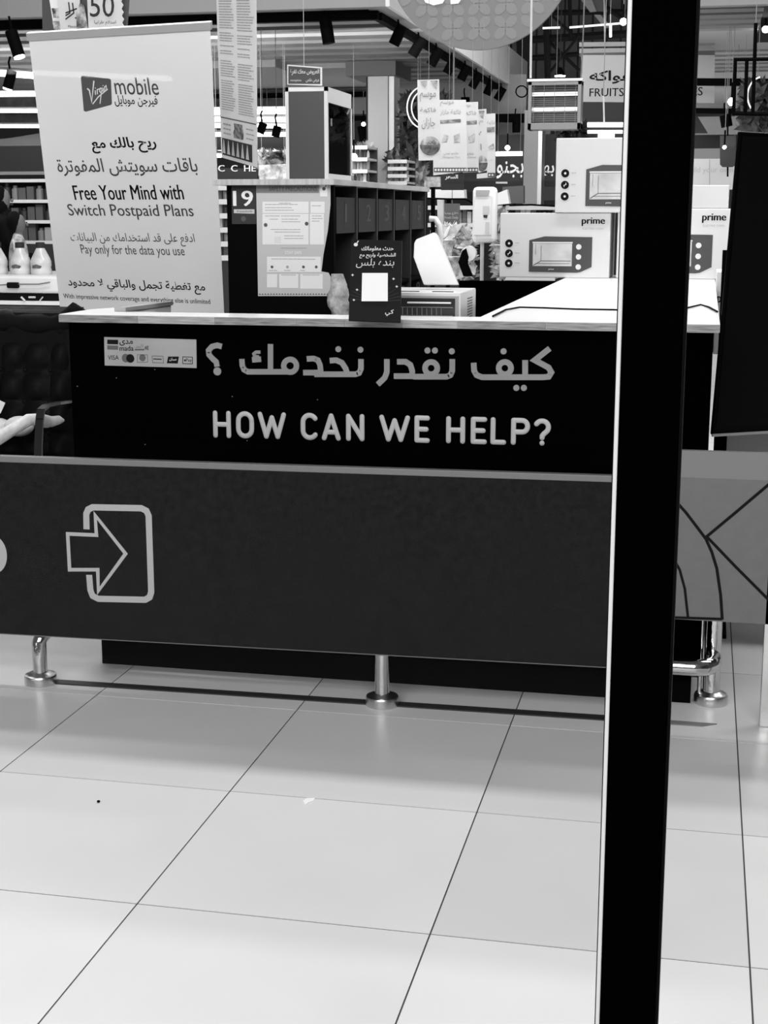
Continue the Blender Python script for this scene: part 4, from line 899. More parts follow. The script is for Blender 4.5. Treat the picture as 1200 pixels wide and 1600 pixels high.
# hanging fruit-season banners
def promo(lab, pts, Y, words, basket=None, strip=None, wires=(), extra=None):
    f = facing(Y); t = thing('fruit_banner', lab, 'banner', tuple(f.pt(*f.pix(*pts[3]))))
    m = MB(); ppoly(m, f, pts, 0, -.002); m.build('banner_sheet', mat('promo_paper', .60, .6, var=.06, scale=2.5), t)
    m = MB()
    for (s, x0, y0, x1, y1) in words: text_px(m, f, s, x0, y0, x1, y1, 0, .002)
    if words: m.build('script', G35 if Y > 7.5 else G20, t)
    if basket:
        x0, y0, x1, y1 = basket; cx_, w_ = (x0+x1)/2, (x1-x0)/2; ym = y0+(y1-y0)*.45
        m = MB(); ppoly(m, f, [(cx_+w_*math.cos(k*math.pi/10), ym+(y1-ym)*math.sin(k*math.pi/10)) for k in range(11)], .002); m.build('basket_picture', pic_mat('basket_tone', 30, .03, .15), t)
        m = MB(); ppoly(m, f, [(cx_+w_*.95*math.cos(k*math.pi/10), ym-(ym-y0)*math.sin(k*math.pi/10)) for k in range(11)], .0022); m.build('fruit_picture', pic_mat('fruit_tone', 22, .10, .62), t)
    if strip:
        m = MB(); x0, x1, y0 = strip
        ppoly(m, f, [(x0,y0),(x1,y0),(x1,y0+7),(x0,y0+7)], .002); m.build('pattern_band', G10, t); m = MB(); k = x0+3
        while k < x1-1: a = f.pix(k, y0+3.5); disc(m, f, a[0], a[1], .006, .0032, seg=8); k += 4.6
        m.build('pattern_dots', G65, t)
    if extra: extra(f, t)
    for (x_, y_) in wires: p0 = at(x_, y_, Y); MB().tube([p0, (p0.x, p0.y, cz)], .0012, 5).build('wire', G20, t)
    return t
def fruit(px, lo=.1, hi=.4):
    def fn(f, t):
        for q in px: m = MB(); ppoly(m, f, q, .0025); m.build('fruit_picture', pic_mat('fruit_small', 24, .12, .5, 2), t)
    return fn
promo('fruit banner nearest the column with a basket at its bottom, hanging lowest', [(652,125),(686,124),(689,250),(654,251)], 6.6, [('موسم',656,144,681,159),('فاكهة',656,168,681,177),('جازان',659,184,680,202)], basket=(656,213,688,243), wires=((670,125),),
      extra=fruit([[(656,127),(668,126),(664,137),(660,133)],[(672,126),(684,126),(682,140),(676,132)]]))
promo('wide fruit banner second from the column, mango pictures, dotted band below', [(676,156),(728,156),(730,268),(677,274)], 7.6, [('موسم',688,158,709,166),('فاكهة جازان',686,171,720,180),('مانجو تومي',693,237,716,243),('Mangoes Tyni',692,244,719,248)], strip=(678,729,262), wires=((702,156),),
      extra=fruit([[(686,188),(720,186),(720,191),(686,193)],[(709,212),(718,208),(719,222),(710,223)],[(690,222),(694,210),(701,212),(698,222)]]))
promo('fruit banner third from the column, single mango picture', [(722,160),(747,159),(748,269),(723,270)], 8.1, [('موسم',724,163,735,170),('فاكهة',722,173,744,181),('مندورين',722,238,740,243),('green Oakleaf',722,244,744,248)], strip=(723,747,262), wires=((738,160),),
      extra=fruit([[(722,190),(745,188),(745,194),(722,195)],[(732,214),(742,208),(741,222),(733,223)]]))
promo('narrow fruit banner with half basket, fourth from the column', [(747,171),(760,170),(762,266),(748,270)], 8.8, [('م',748,188,755,195),('ه',748,205,755,212),('ا',750,225,753,234)], basket=(744,243,762,268), wires=((754,171),),
      extra=fruit([[(748,173),(757,173),(755,186),(750,182)]]))
promo('last and farthest fruit banner, narrow with dotted end', [(760,178),(774,177),(774,277),(745,279),(745,272),(761,270)], 9.4, [('فاكهة',761,188,773,196),('عنب',763,249,769,252)], strip=(762,774,270), wires=((767,178),),
      extra=fruit([[(760,199),(773,198),(773,206),(760,207)],[(762,230),(771,224),(773,232),(766,234)]]))
# lit tubes on the left, beyond the banner
def tube_light(x0, x1, y, Y, lab, r=.03, y2=None, grp=None):
    a = at(x0,y,Y); b = at(x1,y2 or y,Y); t = thing('tube_light', lab, 'tube light', tuple((a+b)/2), grp)
    MB().tube([a,b], r, 8).build('lit_tube', TUBE, t); up = Vector((0,0,r*1.1)); MB().tube([a+up,b+up], r*.8, 4).build('fitting', G35, t)
nm = ['topmost','second','third','fourth','fifth','lowest']
for i, (y, x0, x1, y2) in enumerate(((112,-30,110,122),(148,-30,110,147),(173,-30,110,173),(197,-30,110,197))):
    tube_light(x0, x1, y, 12.5+i, '%s bright ceiling tube at far left, running behind the banner' % nm[i], .019 if i else .028, y2)
for i, (y, x0, x1, y2) in enumerate(((175,330,449,174),(186,330,449,187),(196,330,449,197),(210,330,449,210),(231,330,438,239),(243,330,421,243))):
    tube_light(x0, x1, y, 13+i*.8, '%s bright tube between leaflet and display case' % nm[i], .023, y2)
lp = sempty('ceiling_panels', (-9, 15, 2.5))
m = MB(); m.pbox(-40,150,110,171,16.2,.05); m.pbox(-40,176,110,194,16.8,.05); m.pbox(240,152,450,172,17.9,.05); m.pbox(240,176,450,213,18.2,.05); m.build('dark_panel', mat('ceil_dark', .05, .7, var=.03, scale=8), lp)
m = MB(); ppoly(m, facing(16), [(-40,222),(20,215),(75,206),(110,212),(110,236),(-40,232)], 0, -.05); m.build('pale_panel', G20, lp)
m = MB(); m.pbox(-60,228,110,268,15.0,.4); m.pbox(240,213,450,233,15.5,.3); m.build('dark_awning', mat('awning', .008, .7), lp)
m = MB(); m.pbox(-60,268,110,273,14.9,.1); m.build('awning_edge', G20, lp)
m = MB(); ppoly(m, facing(15.4), [(240,122),(280,122),(316,143),(240,143)], .0, -.05); m.build('sloped_panel', G05, lp)
# shelving with goods
def shelving(lab, x0, y0, x1, y1, Y, rows, goods_label, gname, cols, grp, lo=.03, hi=.5, name='grocery_shelf', back=.02):
    f = facing(Y); (ua, va), (ub, vb) = f.pix(x0,y1), f.pix(x1,y0); t = thing(name, lab, 'shelf', ((ua+ub)/2, Y, 0))
    MB().box((ua,Y+.40,0),(ub,Y+.43,vb)).build('back_board', mat('shelf_back', .02, .7), t)
    z0 = va
    hgt = (vb-va)/rows
    for r in range(rows+1):
        MB().box((ua,Y,z0+hgt*r-.02),(ub,Y+.4,z0+hgt*r)).build('shelf_board', mat('shelf_white', .40, .5), t)
        MB().box((ua,Y-.004,z0+hgt*r-.03),(ub,Y,z0+hgt*r+.004)).build('price_rail', mat('rail_white', .58, .5), t)
    MB().box((ua,Y,0),(ub,Y+.4,z0-.03)).build('plinth', G05, t)
    protos = [MB().lathe([(.5,0),(.5,.72),(.42,.78),(.30,.82),(.30,1)], (0,0,0), 8), MB().box((-.5,-.5,0),(.5,.5,1))]
    cw_ = (ub-ua)/cols; P = []
    for k in range(4):
        g = lo+(hi-lo)*(k/3)**1.5; o = protos[k % 2].build(gname, mat('goods_%02d' % int(g*100), g, .5), None); o['category'] = 'jar' if k % 2 == 0 else 'packet'; o['group'] = grp; P.append([o, True, ('dark', 'mid grey', 'pale grey', 'white')[k]])
    for r in range(rows):
        for c_ in range(cols):
            e = P[random.randrange(4)] if not (r == 0 and c_ < 4) else P[c_]
            o = e[0] if e[1] else e[0].copy()
            if not e[1]: S.collection.objects.link(o)
            e[1] = False; ordn = ('first','second','third','fourth','fifth','sixth','seventh','eighth','ninth','tenth','eleventh','twelfth','thirteenth')
            o['label'] = '%s %s, %s from left, %s shelf up, %s' % (e[2], o['category'], ordn[c_], ordn[r], goods_label)
            h_ = hgt*random.uniform(.55, .85); o.scale = (cw_*.86, cw_*.86, h_); o.location = (ua+cw_*(c_+.5), Y+.10, z0+hgt*r+.005)
shelving('grocery shelving at far left behind the people', -60, 280, 100, 376, 14.6, 3, 'far left shelving', 'jar', 13, 'jars on the far left shelving', .02, .28)
shelving('small bright shelving right of the pale column', 606, 250, 636, 284, 14.0, 3, 'shelving right of column', 'grocery_packet', 4, 'packets right of the column', .2, .7)
shelving('produce shelving between case and column', 548, 228, 574, 284, 13.4, 3, 'shelving between case and column', 'grocery_packet', 5, 'packets between case and column', .05, .7)
shelving('mixed goods shelving behind the checkout terminal', 776, 322, 870, 432, 12.0, 4, 'shelving behind oven cartons', 'grocery_packet', 11, 'packets behind the cartons', .02, .7)
shelving('goods shelving below the fruit banners', 668, 322, 742, 430, 12.6, 4, 'shelving below fruit banners', 'grocery_packet', 10, 'packets below the fruit banners', .02, .6)
shelving('shelving glimpsed behind the banner and cabinet', 335, 290, 356, 400, 9.5, 5, 'shelving between banner and cabinet', 'grocery_packet', 3, 'packets in the gap by the cabinet', .05, .6)
# freezer chest with water bottles
fz = thing('freezer_chest', 'long white chest freezer with dark grille, water bottles standing on it', 'freezer', tuple(at(30, 480, 10.6)*1)); fz.location.z = 0
zf = at(30, 431, 10.6).z; xa, xb = at(-60,450,10.6).x, at(108,450,10.6).x
def zz(y): return at(30, y, 10.6).z
MB().box((xa,10.6,zz(458)),(xb,11.6,zf)).build('rim', WHITE, fz, bevel=.02)
MB().box((xa,10.62,zz(470)),(xb,11.5,zz(458))).build('grille_band', G02, fz)
MB().box((xa,10.59,zz(476)),(xb,11.5,zz(470))).build('lower_rim', WHITE, fz)
MB().box((xa,10.62,0),(xb,11.5,zz(476))).build('body', G05, fz)
m = MB(); m.tube([at(33,464,10.58),at(39,470,10.58)], .008, 6); m.tube([at(45,464.5,10.58),at(55,464.5,10.58)], .008, 6); m.tube([at(67,464,10.58),at(62,470,10.58)], .005, 6); m.build('emblem', G65, fz)
m = MB(); m.tube([at(-10,446,10.58),at(20,444,10.58),at(60,444,10.58),at(78,441,10.58)], .006, 6); m.build('rim_groove', G20, fz)
MB().box((at(4,445,10.5).x,10.56,zz(450)),(at(22,445,10.5).x,10.6,zz(441))).build('handle_recess', G02, fz, bevel=.01)
BOT = mat('bottle_plastic', .62, .2, var=.10, scale=9); 
def bottle(px, lab):
    b = at(px, 431, 10.9); r = .082; t = thing('water_bottle', lab, 'bottle', (b.x, b.y, zf), 'water bottles on the freezer')
    MB().lathe([(r*.9,0),(r,.01),(r,.04),(r*.94,.055),(r,.07),(r,.10),(r*.9,.125),(r*.40,.205)], (b.x,b.y,zf), 18).build('bottle_body', BOT, t, smooth=True)
    MB().lathe([(.034,.205),(.036,.21),(.036,.245),(.030,.25)], (b.x,b.y,zf), 14).build('cap', G05, t)
    m = MB(); ff_b = Fr((b.x, b.y-r-.001, zf)); m.poly(ff_b, [(-.04,.052),(.03,.050),(.042,.066),(.0,.080),(-.035,.074)], 0, -.004); m.build('label', mat('bottle_label', .10, .5, var=.06, scale=40), t)
for px, lab in ((-3,'water bottle at the picture edge on the freezer'),(33,'large water bottle with dark cap in the middle of the freezer row'),(65,'large water bottle next to the banner edge on the freezer')): bottle(px, lab)
# people behind the freezer
def skin_body(name, pts, edges, radii, m, parent, sub=2):
    me = bpy.data.meshes.new(name); off = wpos(parent); me.from_pydata([Vector(p)-off for p in pts], edges, []); o = bpy.data.objects.new(name, me)
    S.collection.objects.link(o); o.parent = parent; o.modifiers.new('skin', 'SKIN'); 
    for i, r in enumerate(radii): me.skin_vertices[0].data[i].radius = (r, r)
    me.skin_vertices[0].data[0].use_root = True
    s = o.modifiers.new('sub', 'SUBSURF'); s.levels = sub; s.render_levels = sub; me.materials.append(m); return o
def person(x, y, zs, lab, skin, cloth, hair, robe=False, face=0.0):
    t = thing('person', lab, 'person', (x, y, 0)); k = zs/1.70
    def P(a, b, c): 
        ca, sa = math.cos(face), math.sin(face); return (x+(a*ca-b*sa)*k, y+(a*sa+b*ca)*k, c*k)
    body = [P(0,0,.95),P(0,0,1.15),P(0,0,1.36),P(0,0,1.46),P(0,-.01,1.50),P(.16,0,1.38),P(.20,-.02,1.14),P(.16,-.22,1.02),P(.14,-.30,1.02),P(-.16,0,1.38),P(-.20,-.02,1.14),P(-.16,-.22,1.02),P(-.14,-.30,1.02),
            P(.09,0,.90),P(.10,-.01,.48),P(.10,.01,.07),P(.10,-.12,.04),P(-.09,0,.90),P(-.10,-.01,.48),P(-.10,.01,.07),P(-.10,-.12,.04)]
    ed_ = [(0,1),(1,2),(2,3),(3,4),(2,5),(5,6),(6,7),(7,8),(2,9),(9,10),(10,11),(11,12),(0,13),(13,14),(14,15),(15,16),(0,17),(17,18),(18,19),(19,20)]
    rr = [.13,.125,.12,.06,.05,.065,.05,.038,.03,.065,.05,.038,.03,.09,.06,.045,.04,.09,.06,.045,.04]
    skin_body('body', body, ed_, [r*k for r in rr], cloth, t)
    hd = MB(); hc = Vector(P(0,-.02,1.60)); hd.ball(hc, .075*k, .095*k, .115*k, 18, 12); hd.ball(Vector(P(0,-.115,1.59)), .014*k, .02*k, .022*k, 8, 6)
    for sx in (-1,1): hd.ball(Vector(P(.075*sx,0,1.59)), .012*k,.02*k,.03*k,8,6)
    hd.tube([P(0,-.01,1.46),P(0,-.01,1.54)], .048*k, 12); hd.build('head', skin, t, smooth=True)
    ev = MB()
    for sx in (-1,1): ev.ball(Vector(P(.03*sx,-.108,1.615)), .011*k,.006*k,.008*k,8,5)
    ev.build('eyes', G02, t); mo = MB().ball(Vector(P(0,-.108,1.545)), .02*k,.006*k,.006*k,8,5).build('mouth', G10, t)
    hr = MB(); hr.ball(Vector(P(0,.030,1.625)), .096*k, .112*k, .125*k, 18, 12)
    if robe: hr.ball(Vector(P(0,.03,1.54)), .10*k, .10*k, .15*k, 16, 10)
    hr.build('headscarf' if robe else 'hair', hair, t, smooth=True)
    if robe:
        MB().lathe([(.34,.02),(.30,.4),(.24,.9),(.22,1.15),(.22,1.32),(.15,1.43),(.08,1.50)], Vector((x,y,0)), 22, sx=1, sy=.75, M=Matrix.Diagonal((k,k*.8,k))).build('robe', cloth, t, smooth=True)
    else:
        for sx in (-1,1):
            b0 = Vector(P(.14*sx,-.30,1.02))
            for q in range(4): MB().tube([b0+Vector(((q-1.5)*.016*k,-.01,0)), b0+Vector(((q-1.5)*.018*k,-.06*k,-.02*k))], .008*k, 6).build('finger', skin, t)
            MB().tube([b0+Vector((-.03*k*sx,0,0)), b0+Vector((-.045*k*sx,-.03*k,-.01))], .009*k, 6).build('thumb', skin, t)
    return t
SK = mat('skin_tone', .16, .6)
pa = at(2, 330, 13.4); pz_ = at(2, 296, 13.4).z
person(pa.x, 13.4, pz_, 'adult in a black robe and headscarf standing at the far left edge', SK, mat('robe_black', .003, .8, spec=.1), mat('robe_black', .003, .8, spec=.1), True, 2.2)
pb_ = at(27, 352, 12.9); 
person(pb_.x, 12.9, at(27,338,12.9).z+.01, 'dark-haired child in a pale patterned shirt beside the black robe', SK, pic_mat('shirt_pattern', 12, .25, .75, 5), mat('hair_black', .004, .8, spec=.1), False, 2.0)
# signs and clutter behind the counter
sg = facing(13.0)
t = tag(MB().poly(sg, [sg.pix(*p) for p in ((336,262),(402,264),(402,290),(336,290))], 0, -.03).build('aisle_sign', G05), 'dark aisle sign with cropped white letters below the leaflet', 'sign')
m = MB(); text_px(m, sg, 'C  C  HE', 341, 258, 400, 268, .03, .004); m.build('sign_lettering', G65, t)
t = tag(MB().poly(sg, [sg.pix(*p) for p in ((405,258),(447,256),(447,282),(405,282))], 0, -.03).build('product_poster', pic_mat('product_pic', 14, .2, .7, 8)), 'pale product picture left of the display case foot', 'poster')
t = thing('script_sign', 'black wall sign with large white handwritten script behind the fruit banners', 'sign', tuple(at(810, 260, 16)))
sg2 = facing(16.2); m = MB(); ppoly(m, sg2, [(640,212),(870,210),(870,300),(640,300)], 0, -.05); m.build('sign_back', mat('script_black', .006, .6), t)
m = MB(); text_px(m, sg2, 'بجنو', 776, 252, 818, 279, .012, .006); text_px(m, sg2, 'بها', 842, 250, 866, 276, .012, .006); m.build('script', PAPER, t)
m = MB(); ppoly(m, sg2, [(775,284),(793,284),(793,287),(775,287)], .01); m.build('caption_bar', G65, t)
for (x, y, r_, Y, lab) in ((793,231,.026,15.8,'bright round bulb above the script sign'),(974,34,.032,14,'glaring lamp at the upper left edge of the mullion'),(1143,159,.03,12.5,'glaring round lamp right of the mullion below the black track'),(568,194,.022,16,'bright small lamp between case and column'),(553,245,.03,13.2,'small bright lamp beside the display case edge'),(1132,230,.015,12.6,'small lit lamp on the dark hanging panel right of the mullion'),(1196,46,.028,13,'bright lamp at the right picture edge')):
    a = at(x,y,Y); t = thing('glowing_bulb', lab, 'lamp', tuple(a)); MB().ball(a, r_).build('bulb', BULB, t, smooth=True); MB().tube([a+Vector((0,0,r_*.8)), a+Vector((0,0,r_+.12))], .008, 6).build('socket', JET, t)
a = at(793,240,15.9); t = thing('tube_light', 'short bright shelf tube under the round bulb', 'tube light', tuple(a)); MB().tube([at(775,240.5,15.9),at(816,240,15.9)], .022, 8).build('lit_tube', TUBE, t)
# pendant lamp and far ceiling tubes
a = at(875,118,17.5); t = thing('pendant_lamp', 'small dark pendant lamp with glowing rim above the insect killer', 'lamp', tuple(a))
MB().lathe([(.062,0),(.05,.03),(.03,.06),(.018,.09)], a, 16).build('shade', JET, t, smooth=True); MB().lathe([(.058,-.012),(.06,0)], a, 16).build('glow', BULB, t); MB().tube([a+Vector((0,0,.09)), a+Vector((0,0,1.2))], .006, 5).build('cord', TR, t)
for (x0,y0,x1,y1,lab) in ((848,44,875,43,'short thin tube light in the dark roof, left one'),(890,43,976,36,'long thin tube light in the dark roof')):
    a, b = at(x0,y0,17), at(x1,y1,17); t = thing('tube_light', lab, 'tube light', tuple(a)); MB().tube([a,b], .012, 6).build('lit_tube', mat('dim_tube', 1, .5, emit=.55), t)
a = at(954,38,13.5); t = thing('vertical_lamp', 'small vertical glowing lamp hanging left of the mullion top', 'lamp', tuple(a)); MB().tube([at(954,38,13.5),at(954,58,13.5)], .011, 8).build('lit_tube', STRIP, t); MB().tube([at(954,38,13.5),at(954,22,13.5)], .005, 5).build('cord', G35, t)
# glowing counter lamp on the upper carton
a = at(944,196,9.0); t = thing('light_canopy', 'bright glowing lamp canopy behind the upper oven carton', 'lamp', tuple(a))
m = MB(); m.tube([at(918,195,9.0),at(982,195,9.0)], .014, 8); m.tube([at(918,206,9.0),at(982,206,9.0)], .010, 8); m.build('lit_tube', mat('canopy_tube', 1, .5, emit=2.0), t)
m = MB(); m.pbox(934,207,960,219,9.05,.03); m.build('lit_panel', mat('lit_panel', .8, .5, emit=.5), t); m = MB(); m.pbox(914,193,985,220,9.2,.02); m.build('back_panel', G05, t)
MB().tube([at(944,192,9),at(943,150,9)], .005, 5).build('cord', G50, t)
# wreaths and foliage around the column
def foliage(name, lab, cat, pts, Y, n, r, lo, hi, seed):
    R = random.Random(seed); m = MB(); f = facing(Y)
    xs = [p[0] for p in pts]; ys_ = [p[1] for p in pts]
    k = 0
    while k < n:
        x, y = R.uniform(min(xs), max(xs)), R.uniform(min(ys_), max(ys_))
        ins = False; j = len(pts)-1
        for i in range(len(pts)):
            if (pts[i][1] > y) != (pts[j][1] > y) and x < (pts[j][0]-pts[i][0])*(y-pts[i][1])/(pts[j][1]-pts[i][1])+pts[i][0]: ins = not ins
            j = i
        k += 1
        if not ins: continue
        c = at(x, y, Y+R.uniform(0, .5)); d = Vector((R.uniform(-1,1),R.uniform(-1,.3),R.uniform(-1,1))).normalized(); e = d.cross(Vector((R.random(),R.random(),R.random()))).normalized()
        m.add([c-d*r, c+e*r*.4, c+d*r, c-e*r*.4], [(0,1,2,3)])
    o = m.build(name, pic_mat(name+str(seed), 3.0, lo, hi, seed)); o['kind'] = 'stuff' ; tag(o, lab, cat); return o
foliage('dark_foliage', 'dark hanging foliage behind the first fruit banner', 'foliage', [(632,150),(700,150),(700,245),(640,245),(628,200)], 14.6, 900, .10, .001, .07, 1)
foliage('dark_foliage', 'dark hanging foliage at the upper right beside the black frame', 'foliage', [(1162,130),(1230,130),(1230,205),(1160,205)], 12.0, 700, .08, .001, .05, 2)
foliage('piled_produce', 'pale piled produce below the dark foliage right of the column', 'produce', [(606,240),(660,232),(664,290),(606,290)], 14.8, 700, .09, .02, .7, 3)
foliage('piled_produce', 'pale produce between display case and column', 'produce', [(546,235),(576,228),(576,285),(546,285)], 14.2, 600, .09, .03, .7, 4)
foliage('bagged_goods', 'jumble of bagged goods beside the white foam board', 'goods', [(690,355),(735,360),(738,430),(712,430),(690,390)], 8.2, 600, .06, .03, .8, 5)
foliage('bagged_goods', 'jumble of small bags between terminal and oven carton', 'goods', [(770,330),(788,330),(788,430),(776,430)], 8.2, 400, .05, .02, .7, 6)
foliage('black_cables', 'tangle of black spotlights and cables under the insect killer', 'cables', [(880,205),(915,195),(915,222),(878,222)], 9.0, 300, .07, .002, .02, 7)
foliage('bagged_goods', 'bright mixed goods beyond the cabinet left of the display case', 'goods', [(405,240),(447,238),(447,285),(405,285)], 13.2, 400, .08, .05, .8, 8)
def ring(cx_, cy_, rpx, Y, a0, a1, lab):
    P = [at(cx_+rpx*math.cos(math.radians(a)), cy_-rpx*1.25*math.sin(math.radians(a)), Y) for a in range(a0, a1+1, 10)]
    tag(MB().tube(P, .007, 6).build('light_ring', mat('ring_white', .8, .4, emit=.25), smooth=True), lab, 'ring light')
ring(662, 168, 26, 14.0, 100, 250, 'outer pale ring light in the foliage behind the first fruit banner')
ring(664, 168, 21, 14.1, 100, 245, 'inner pale ring light in the foliage behind the first fruit banner')
ring(1192, 150, 24, 11.8, 100, 225, 'pale ring light in the foliage at upper right')
# small things between cabinet and terminal
f8 = facing(8.0)
def card(name, lab, cat, px, Y, m_, d=.02):
    f = facing(Y); m = MB(); ppoly(m, f, px, 0, -d); return tag(m.build(name, m_), lab, cat), f
card('canopy_board', 'white canopy board behind the cabinet top corner', 'board', [(668,296),(725,296),(726,311),(668,311)], 9.5, WHITE, .1)
card('white_pillar', 'thin pale pillar beside the cabinet', 'pillar', [(683,310),(692,310),(693,360),(684,360)], 9.4, CARD, .05)
o, f = card('fresh_sign', 'mid grey sign with two faint lines of white writing', 'sign', [(694,318),(718,318),(717,356),(694,356)], 9.3, mat('fresh_grey', .12, .6))
m = MB(); text_px(m, f, 'طازج يوميا', 695, 331, 716, 336, .02, .003); text_px(m, f, 'Fresh Daily', 695, 338, 716, 343, .01, .003); m.build('sign_lettering', G50, o)
card('dark_price_board', 'dark board with a white arabic word under the wide fruit banner', 'sign', [(689,272),(726,272),(724,297),(689,297)], 9.0, G05)
m = MB(); text_px(m, facing(8.98), 'السعر', 696, 273, 716, 281, .03, .012); tag(m.build('price_word', PAPER), 'white arabic word on the dark board under the fruit banners', 'lettering')
card('leaflet_card', 'pale picture card beside the dark price board', 'card', [(663,276),(688,276),(688,292),(663,292)], 9.1, pic_mat('card_pic', 12, .1, .7, 4))
card('grey_panel', 'mid grey panel left of the second column', 'panel', [(785,292),(818,290),(818,318),(785,318)], 12.5, G10, .1)
card('white_bag', 'white carrier bag standing on the shelf behind the terminal', 'bag', [(777,302),(792,296),(796,318),(776,320)], 11.5, WHITE, .1)
card('plain_card', 'dark card with a spade shape left of the upper oven carton', 'card', [(849,292),(868,292),(868,313),(849,313)], 12.0, G05)
P = [at(x, y, 8.6) for x, y in ((668,310),(700,311),(728,311),(738,317),(742,326))]; tag(MB().tube(P, .006, 6).build('black_rail', JET), 'thin black rail curving towards the terminal', 'rail')
P = [at(x, y, 8.6) for x, y in ((795,321),(830,320),(868,322))]; tag(MB().tube(P, .006, 6).build('black_rail', JET), 'thin black rail running to the upper oven carton', 'rail')
P = [at(x, y, 5.9) for x, y in ((671,342),(680,342),(686,352),(688,368),(687,390))]; tag(MB().tube(P, .012, 8).build('white_hose', WHITE, smooth=True), 'white curved tube end between cabinet and foam board', 'tube')
t = thing('tape_dispenser', 'black tape dispenser with white roll beside the terminal pole', 'dispenser', tuple(at(733, 405, 6.9)))
m = MB(); m.lathe([(.035,-.02),(.035,.02)], at(733,396,6.9), 20, M=Matrix(((1,0,0),(0,0,1),(0,1,0)))); m.build('white_roll', WHITE, t, smooth=True)
m = MB(); ppoly(m, facing(6.87), [(722,392),(728,388),(732,402),(730,412),(738,432),(724,432),(716,410)], 0, -.03); m.build('dispenser_body', JET, t)
for (x,y,lab) in ((697,392,'striped crumpled paper bag nearest the foam board'),(708,418,'pale paper cup shaped bag by the dispenser'),(783,400,'pale tall cup beside the lower oven carton')):
    a = at(x, y+12, 7.3); tag(MB().lathe([(.025,0),(.034,.05),(.042,.09),(.040,.092)], a, 12).build('paper_cup', pic_mat('cup_pic', 25, .2, .7, 6), smooth=True), lab, 'cup')
bt_ = MB(); bt_.box((-1.1,6.80,.6),(-.62,7.4,1.00)); tag(bt_.build('till_desk', JET, bevel=.01), 'black till desk under the checkout terminal', 'desk')
for x_, y_, z_, h_ in ():
    pass
# right-hand background
o, f = card('handwritten_sign', 'white wall sign with pale script right of the mullion', 'sign', [(1060,248),(1150,248),(1148,296),(1060,296)], 14.0, mat('sign_white', .70, .6))
m = MB(); text_px(m, f, 'build your own', 1072, 261, 1145, 272, 0, .004); m.build('sign_lettering', G50, o); m = MB(); ppoly(m, f, [(1108.3,249),(1109,249),(1109,296),(1108.3,296)], .003); m.build('joint', G35, o)
o, f = card('dark_shelf_sign', 'dark strip sign with white script below the white wall sign', 'sign', [(1087,296),(1124,296),(1124,304),(1087,304)], 13.8, G02)
m = MB(); text_px(m, f, 'طازج اليوم', 1090, 297, 1116, 303, .02, .015); m.build('sign_lettering', G65, o)
card('goods_pile', 'mixed dark goods above the oven carton right of the mullion', 'goods', [(1080,304),(1130,304),(1130,328),(1080,328)], 13.7, pic_mat('goods_pic', 6, .01, .5, 9))
hp = thing('hanging_board', 'dark rounded hanging panel with a small lamp right of the mullion', 'panel', tuple(at(1137, 235, 12.8)))
m = MB(); ppoly(m, facing(12.8), [(1125,212),(1150,212),(1149,258),(1145,261),(1129,261),(1125,257)], 0, -.03); m.build('panel_board', mat('panel_dark', .012, .5), hp); m = MB(); m.tube([at(1137,261,12.8),at(1137,276,12.8)], .008, 6); m.tube([at(1137,212,12.8),at(1137,178,12.8)], .008, 6); m.build('rod', JET, hp)
fr_ = thing('ceiling_rack', 'black square metal frame hanging below the slatted ceiling', 'frame', tuple(at(1180, 130, 9.5)))
for (x0,y0,x1,y1,w_) in ((1181,36,1176,180,4.5),(1146,93,1230,92,4.5),(1149,92,1146,178,4.5),(1167,93,1164,178,4.5),(1144,177,1230,179,5)):
    MB().tube([at(x0,y0,9.5),at(x1,y1,9.5)], w_*9.5/FPX/2*1.2, 4).build('frame_bar', JET, fr_)
tag(MB().poly(facing(14.5), [facing(14.5).pix(*p) for p in ((1080,182),(1090,182),(1106,208),(1080,208))], 0, -.05).build('dark_wedge', G05), 'dark angled panel edge beside the mullion', 'panel')
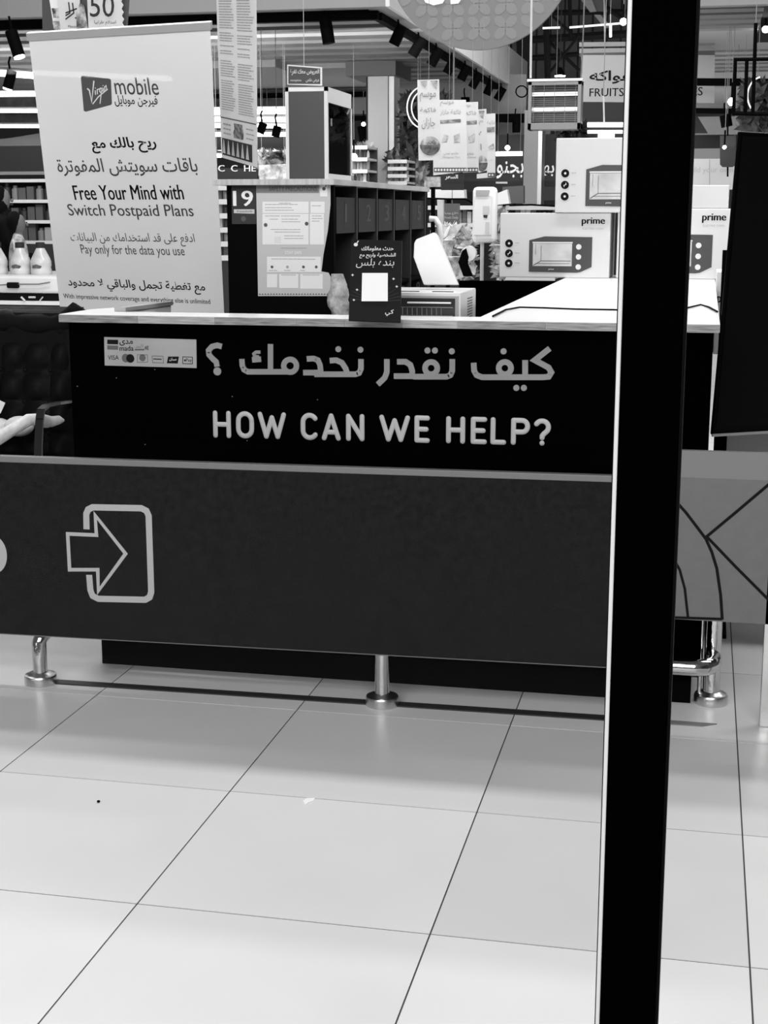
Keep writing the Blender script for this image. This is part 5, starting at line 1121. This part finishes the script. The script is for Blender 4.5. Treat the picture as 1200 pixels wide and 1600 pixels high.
# tube lights above the entrance, behind the viewer (they show as faint streaks in the door glass)
for i, (xa, xb, y_, z_) in enumerate(((-14.5,-9.0,-13,3.9),(-14,-10.4,-13,3.45),(-8.5,-6,-14,3.0))):
    t = thing('entrance_tube', '%s ceiling tube light over the entrance, behind the viewer' % ('highest', 'middle', 'lowest and shortest')[i], 'tube light', ((xa+xb)/2, y_, z_), 'entrance tube lights')
    MB().tube([(xa,y_,z_),(xb,y_,z_-.15)], .03, 8).build('lit_tube', REFL_TUBE, t)
bpy.data.objects.remove(_to)
# suspension wires for what hangs from the ceilings
bpy.context.view_layer.update()
for o in list(S.objects):
    st_ = o.name.split('.')[0]
    if o.parent is None and st_ in ('tube_light', 'glowing_bulb', 'vertical_lamp', 'aisle_sign', 'script_sign', 'handwritten_sign', 'light_canopy', 'light_ring', 'ceiling_rack', 'hanging_board', 'product_poster', 'dark_wedge', 'dark_price_board', 'fresh_sign') or (o.parent is None and o.name in ('lighting_track.002', 'lighting_track.003', 'lighting_track.004', 'spotlight.010', 'spotlight.014', 'spotlight.016', 'spotlight.017')):
        pts = [c.matrix_world @ v.co for c in [o]+list(o.children) if c.type == 'MESH' for v in c.data.vertices]
        if not pts: continue
        zt_ = max(p.z for p in pts); top = [p for p in pts if p.z > zt_-.03]; xs_ = [p.x for p in top]; y_ = sum(p.y for p in top)/len(top)
        for x_ in ([min(xs_)+.02, max(xs_)-.02] if max(xs_)-min(xs_) > .25 else [(min(xs_)+max(xs_))/2]):
            up = cz if (x_ < CXR and CYF < y_ < CYB and zt_ < cz-.02) else (cz if (-.3 < x_ < xr and 11.6 < y_ < 17 and zt_ < cz) else 6.9)
            MB().tube([(x_, y_, zt_-.005), (x_, y_, up)], .0025, 4).build('suspension_wire', G20, o)
for nm_ in ('canopy_board', 'grey_panel', 'leaflet_card', 'white_bag', 'goods_pile', 'dark_shelf_sign'):
    o = bpy.data.objects[nm_]; vs_ = [v.co for v in o.data.vertices]; zb_ = min(v.z for v in vs_); xm_ = sum(v.x for v in vs_)/len(vs_); ym_ = max(v.y for v in vs_)
    MB().box((xm_-.012, ym_, 0), (xm_+.012, ym_+.02, zb_+.01)).build('stand_post', JET, o)
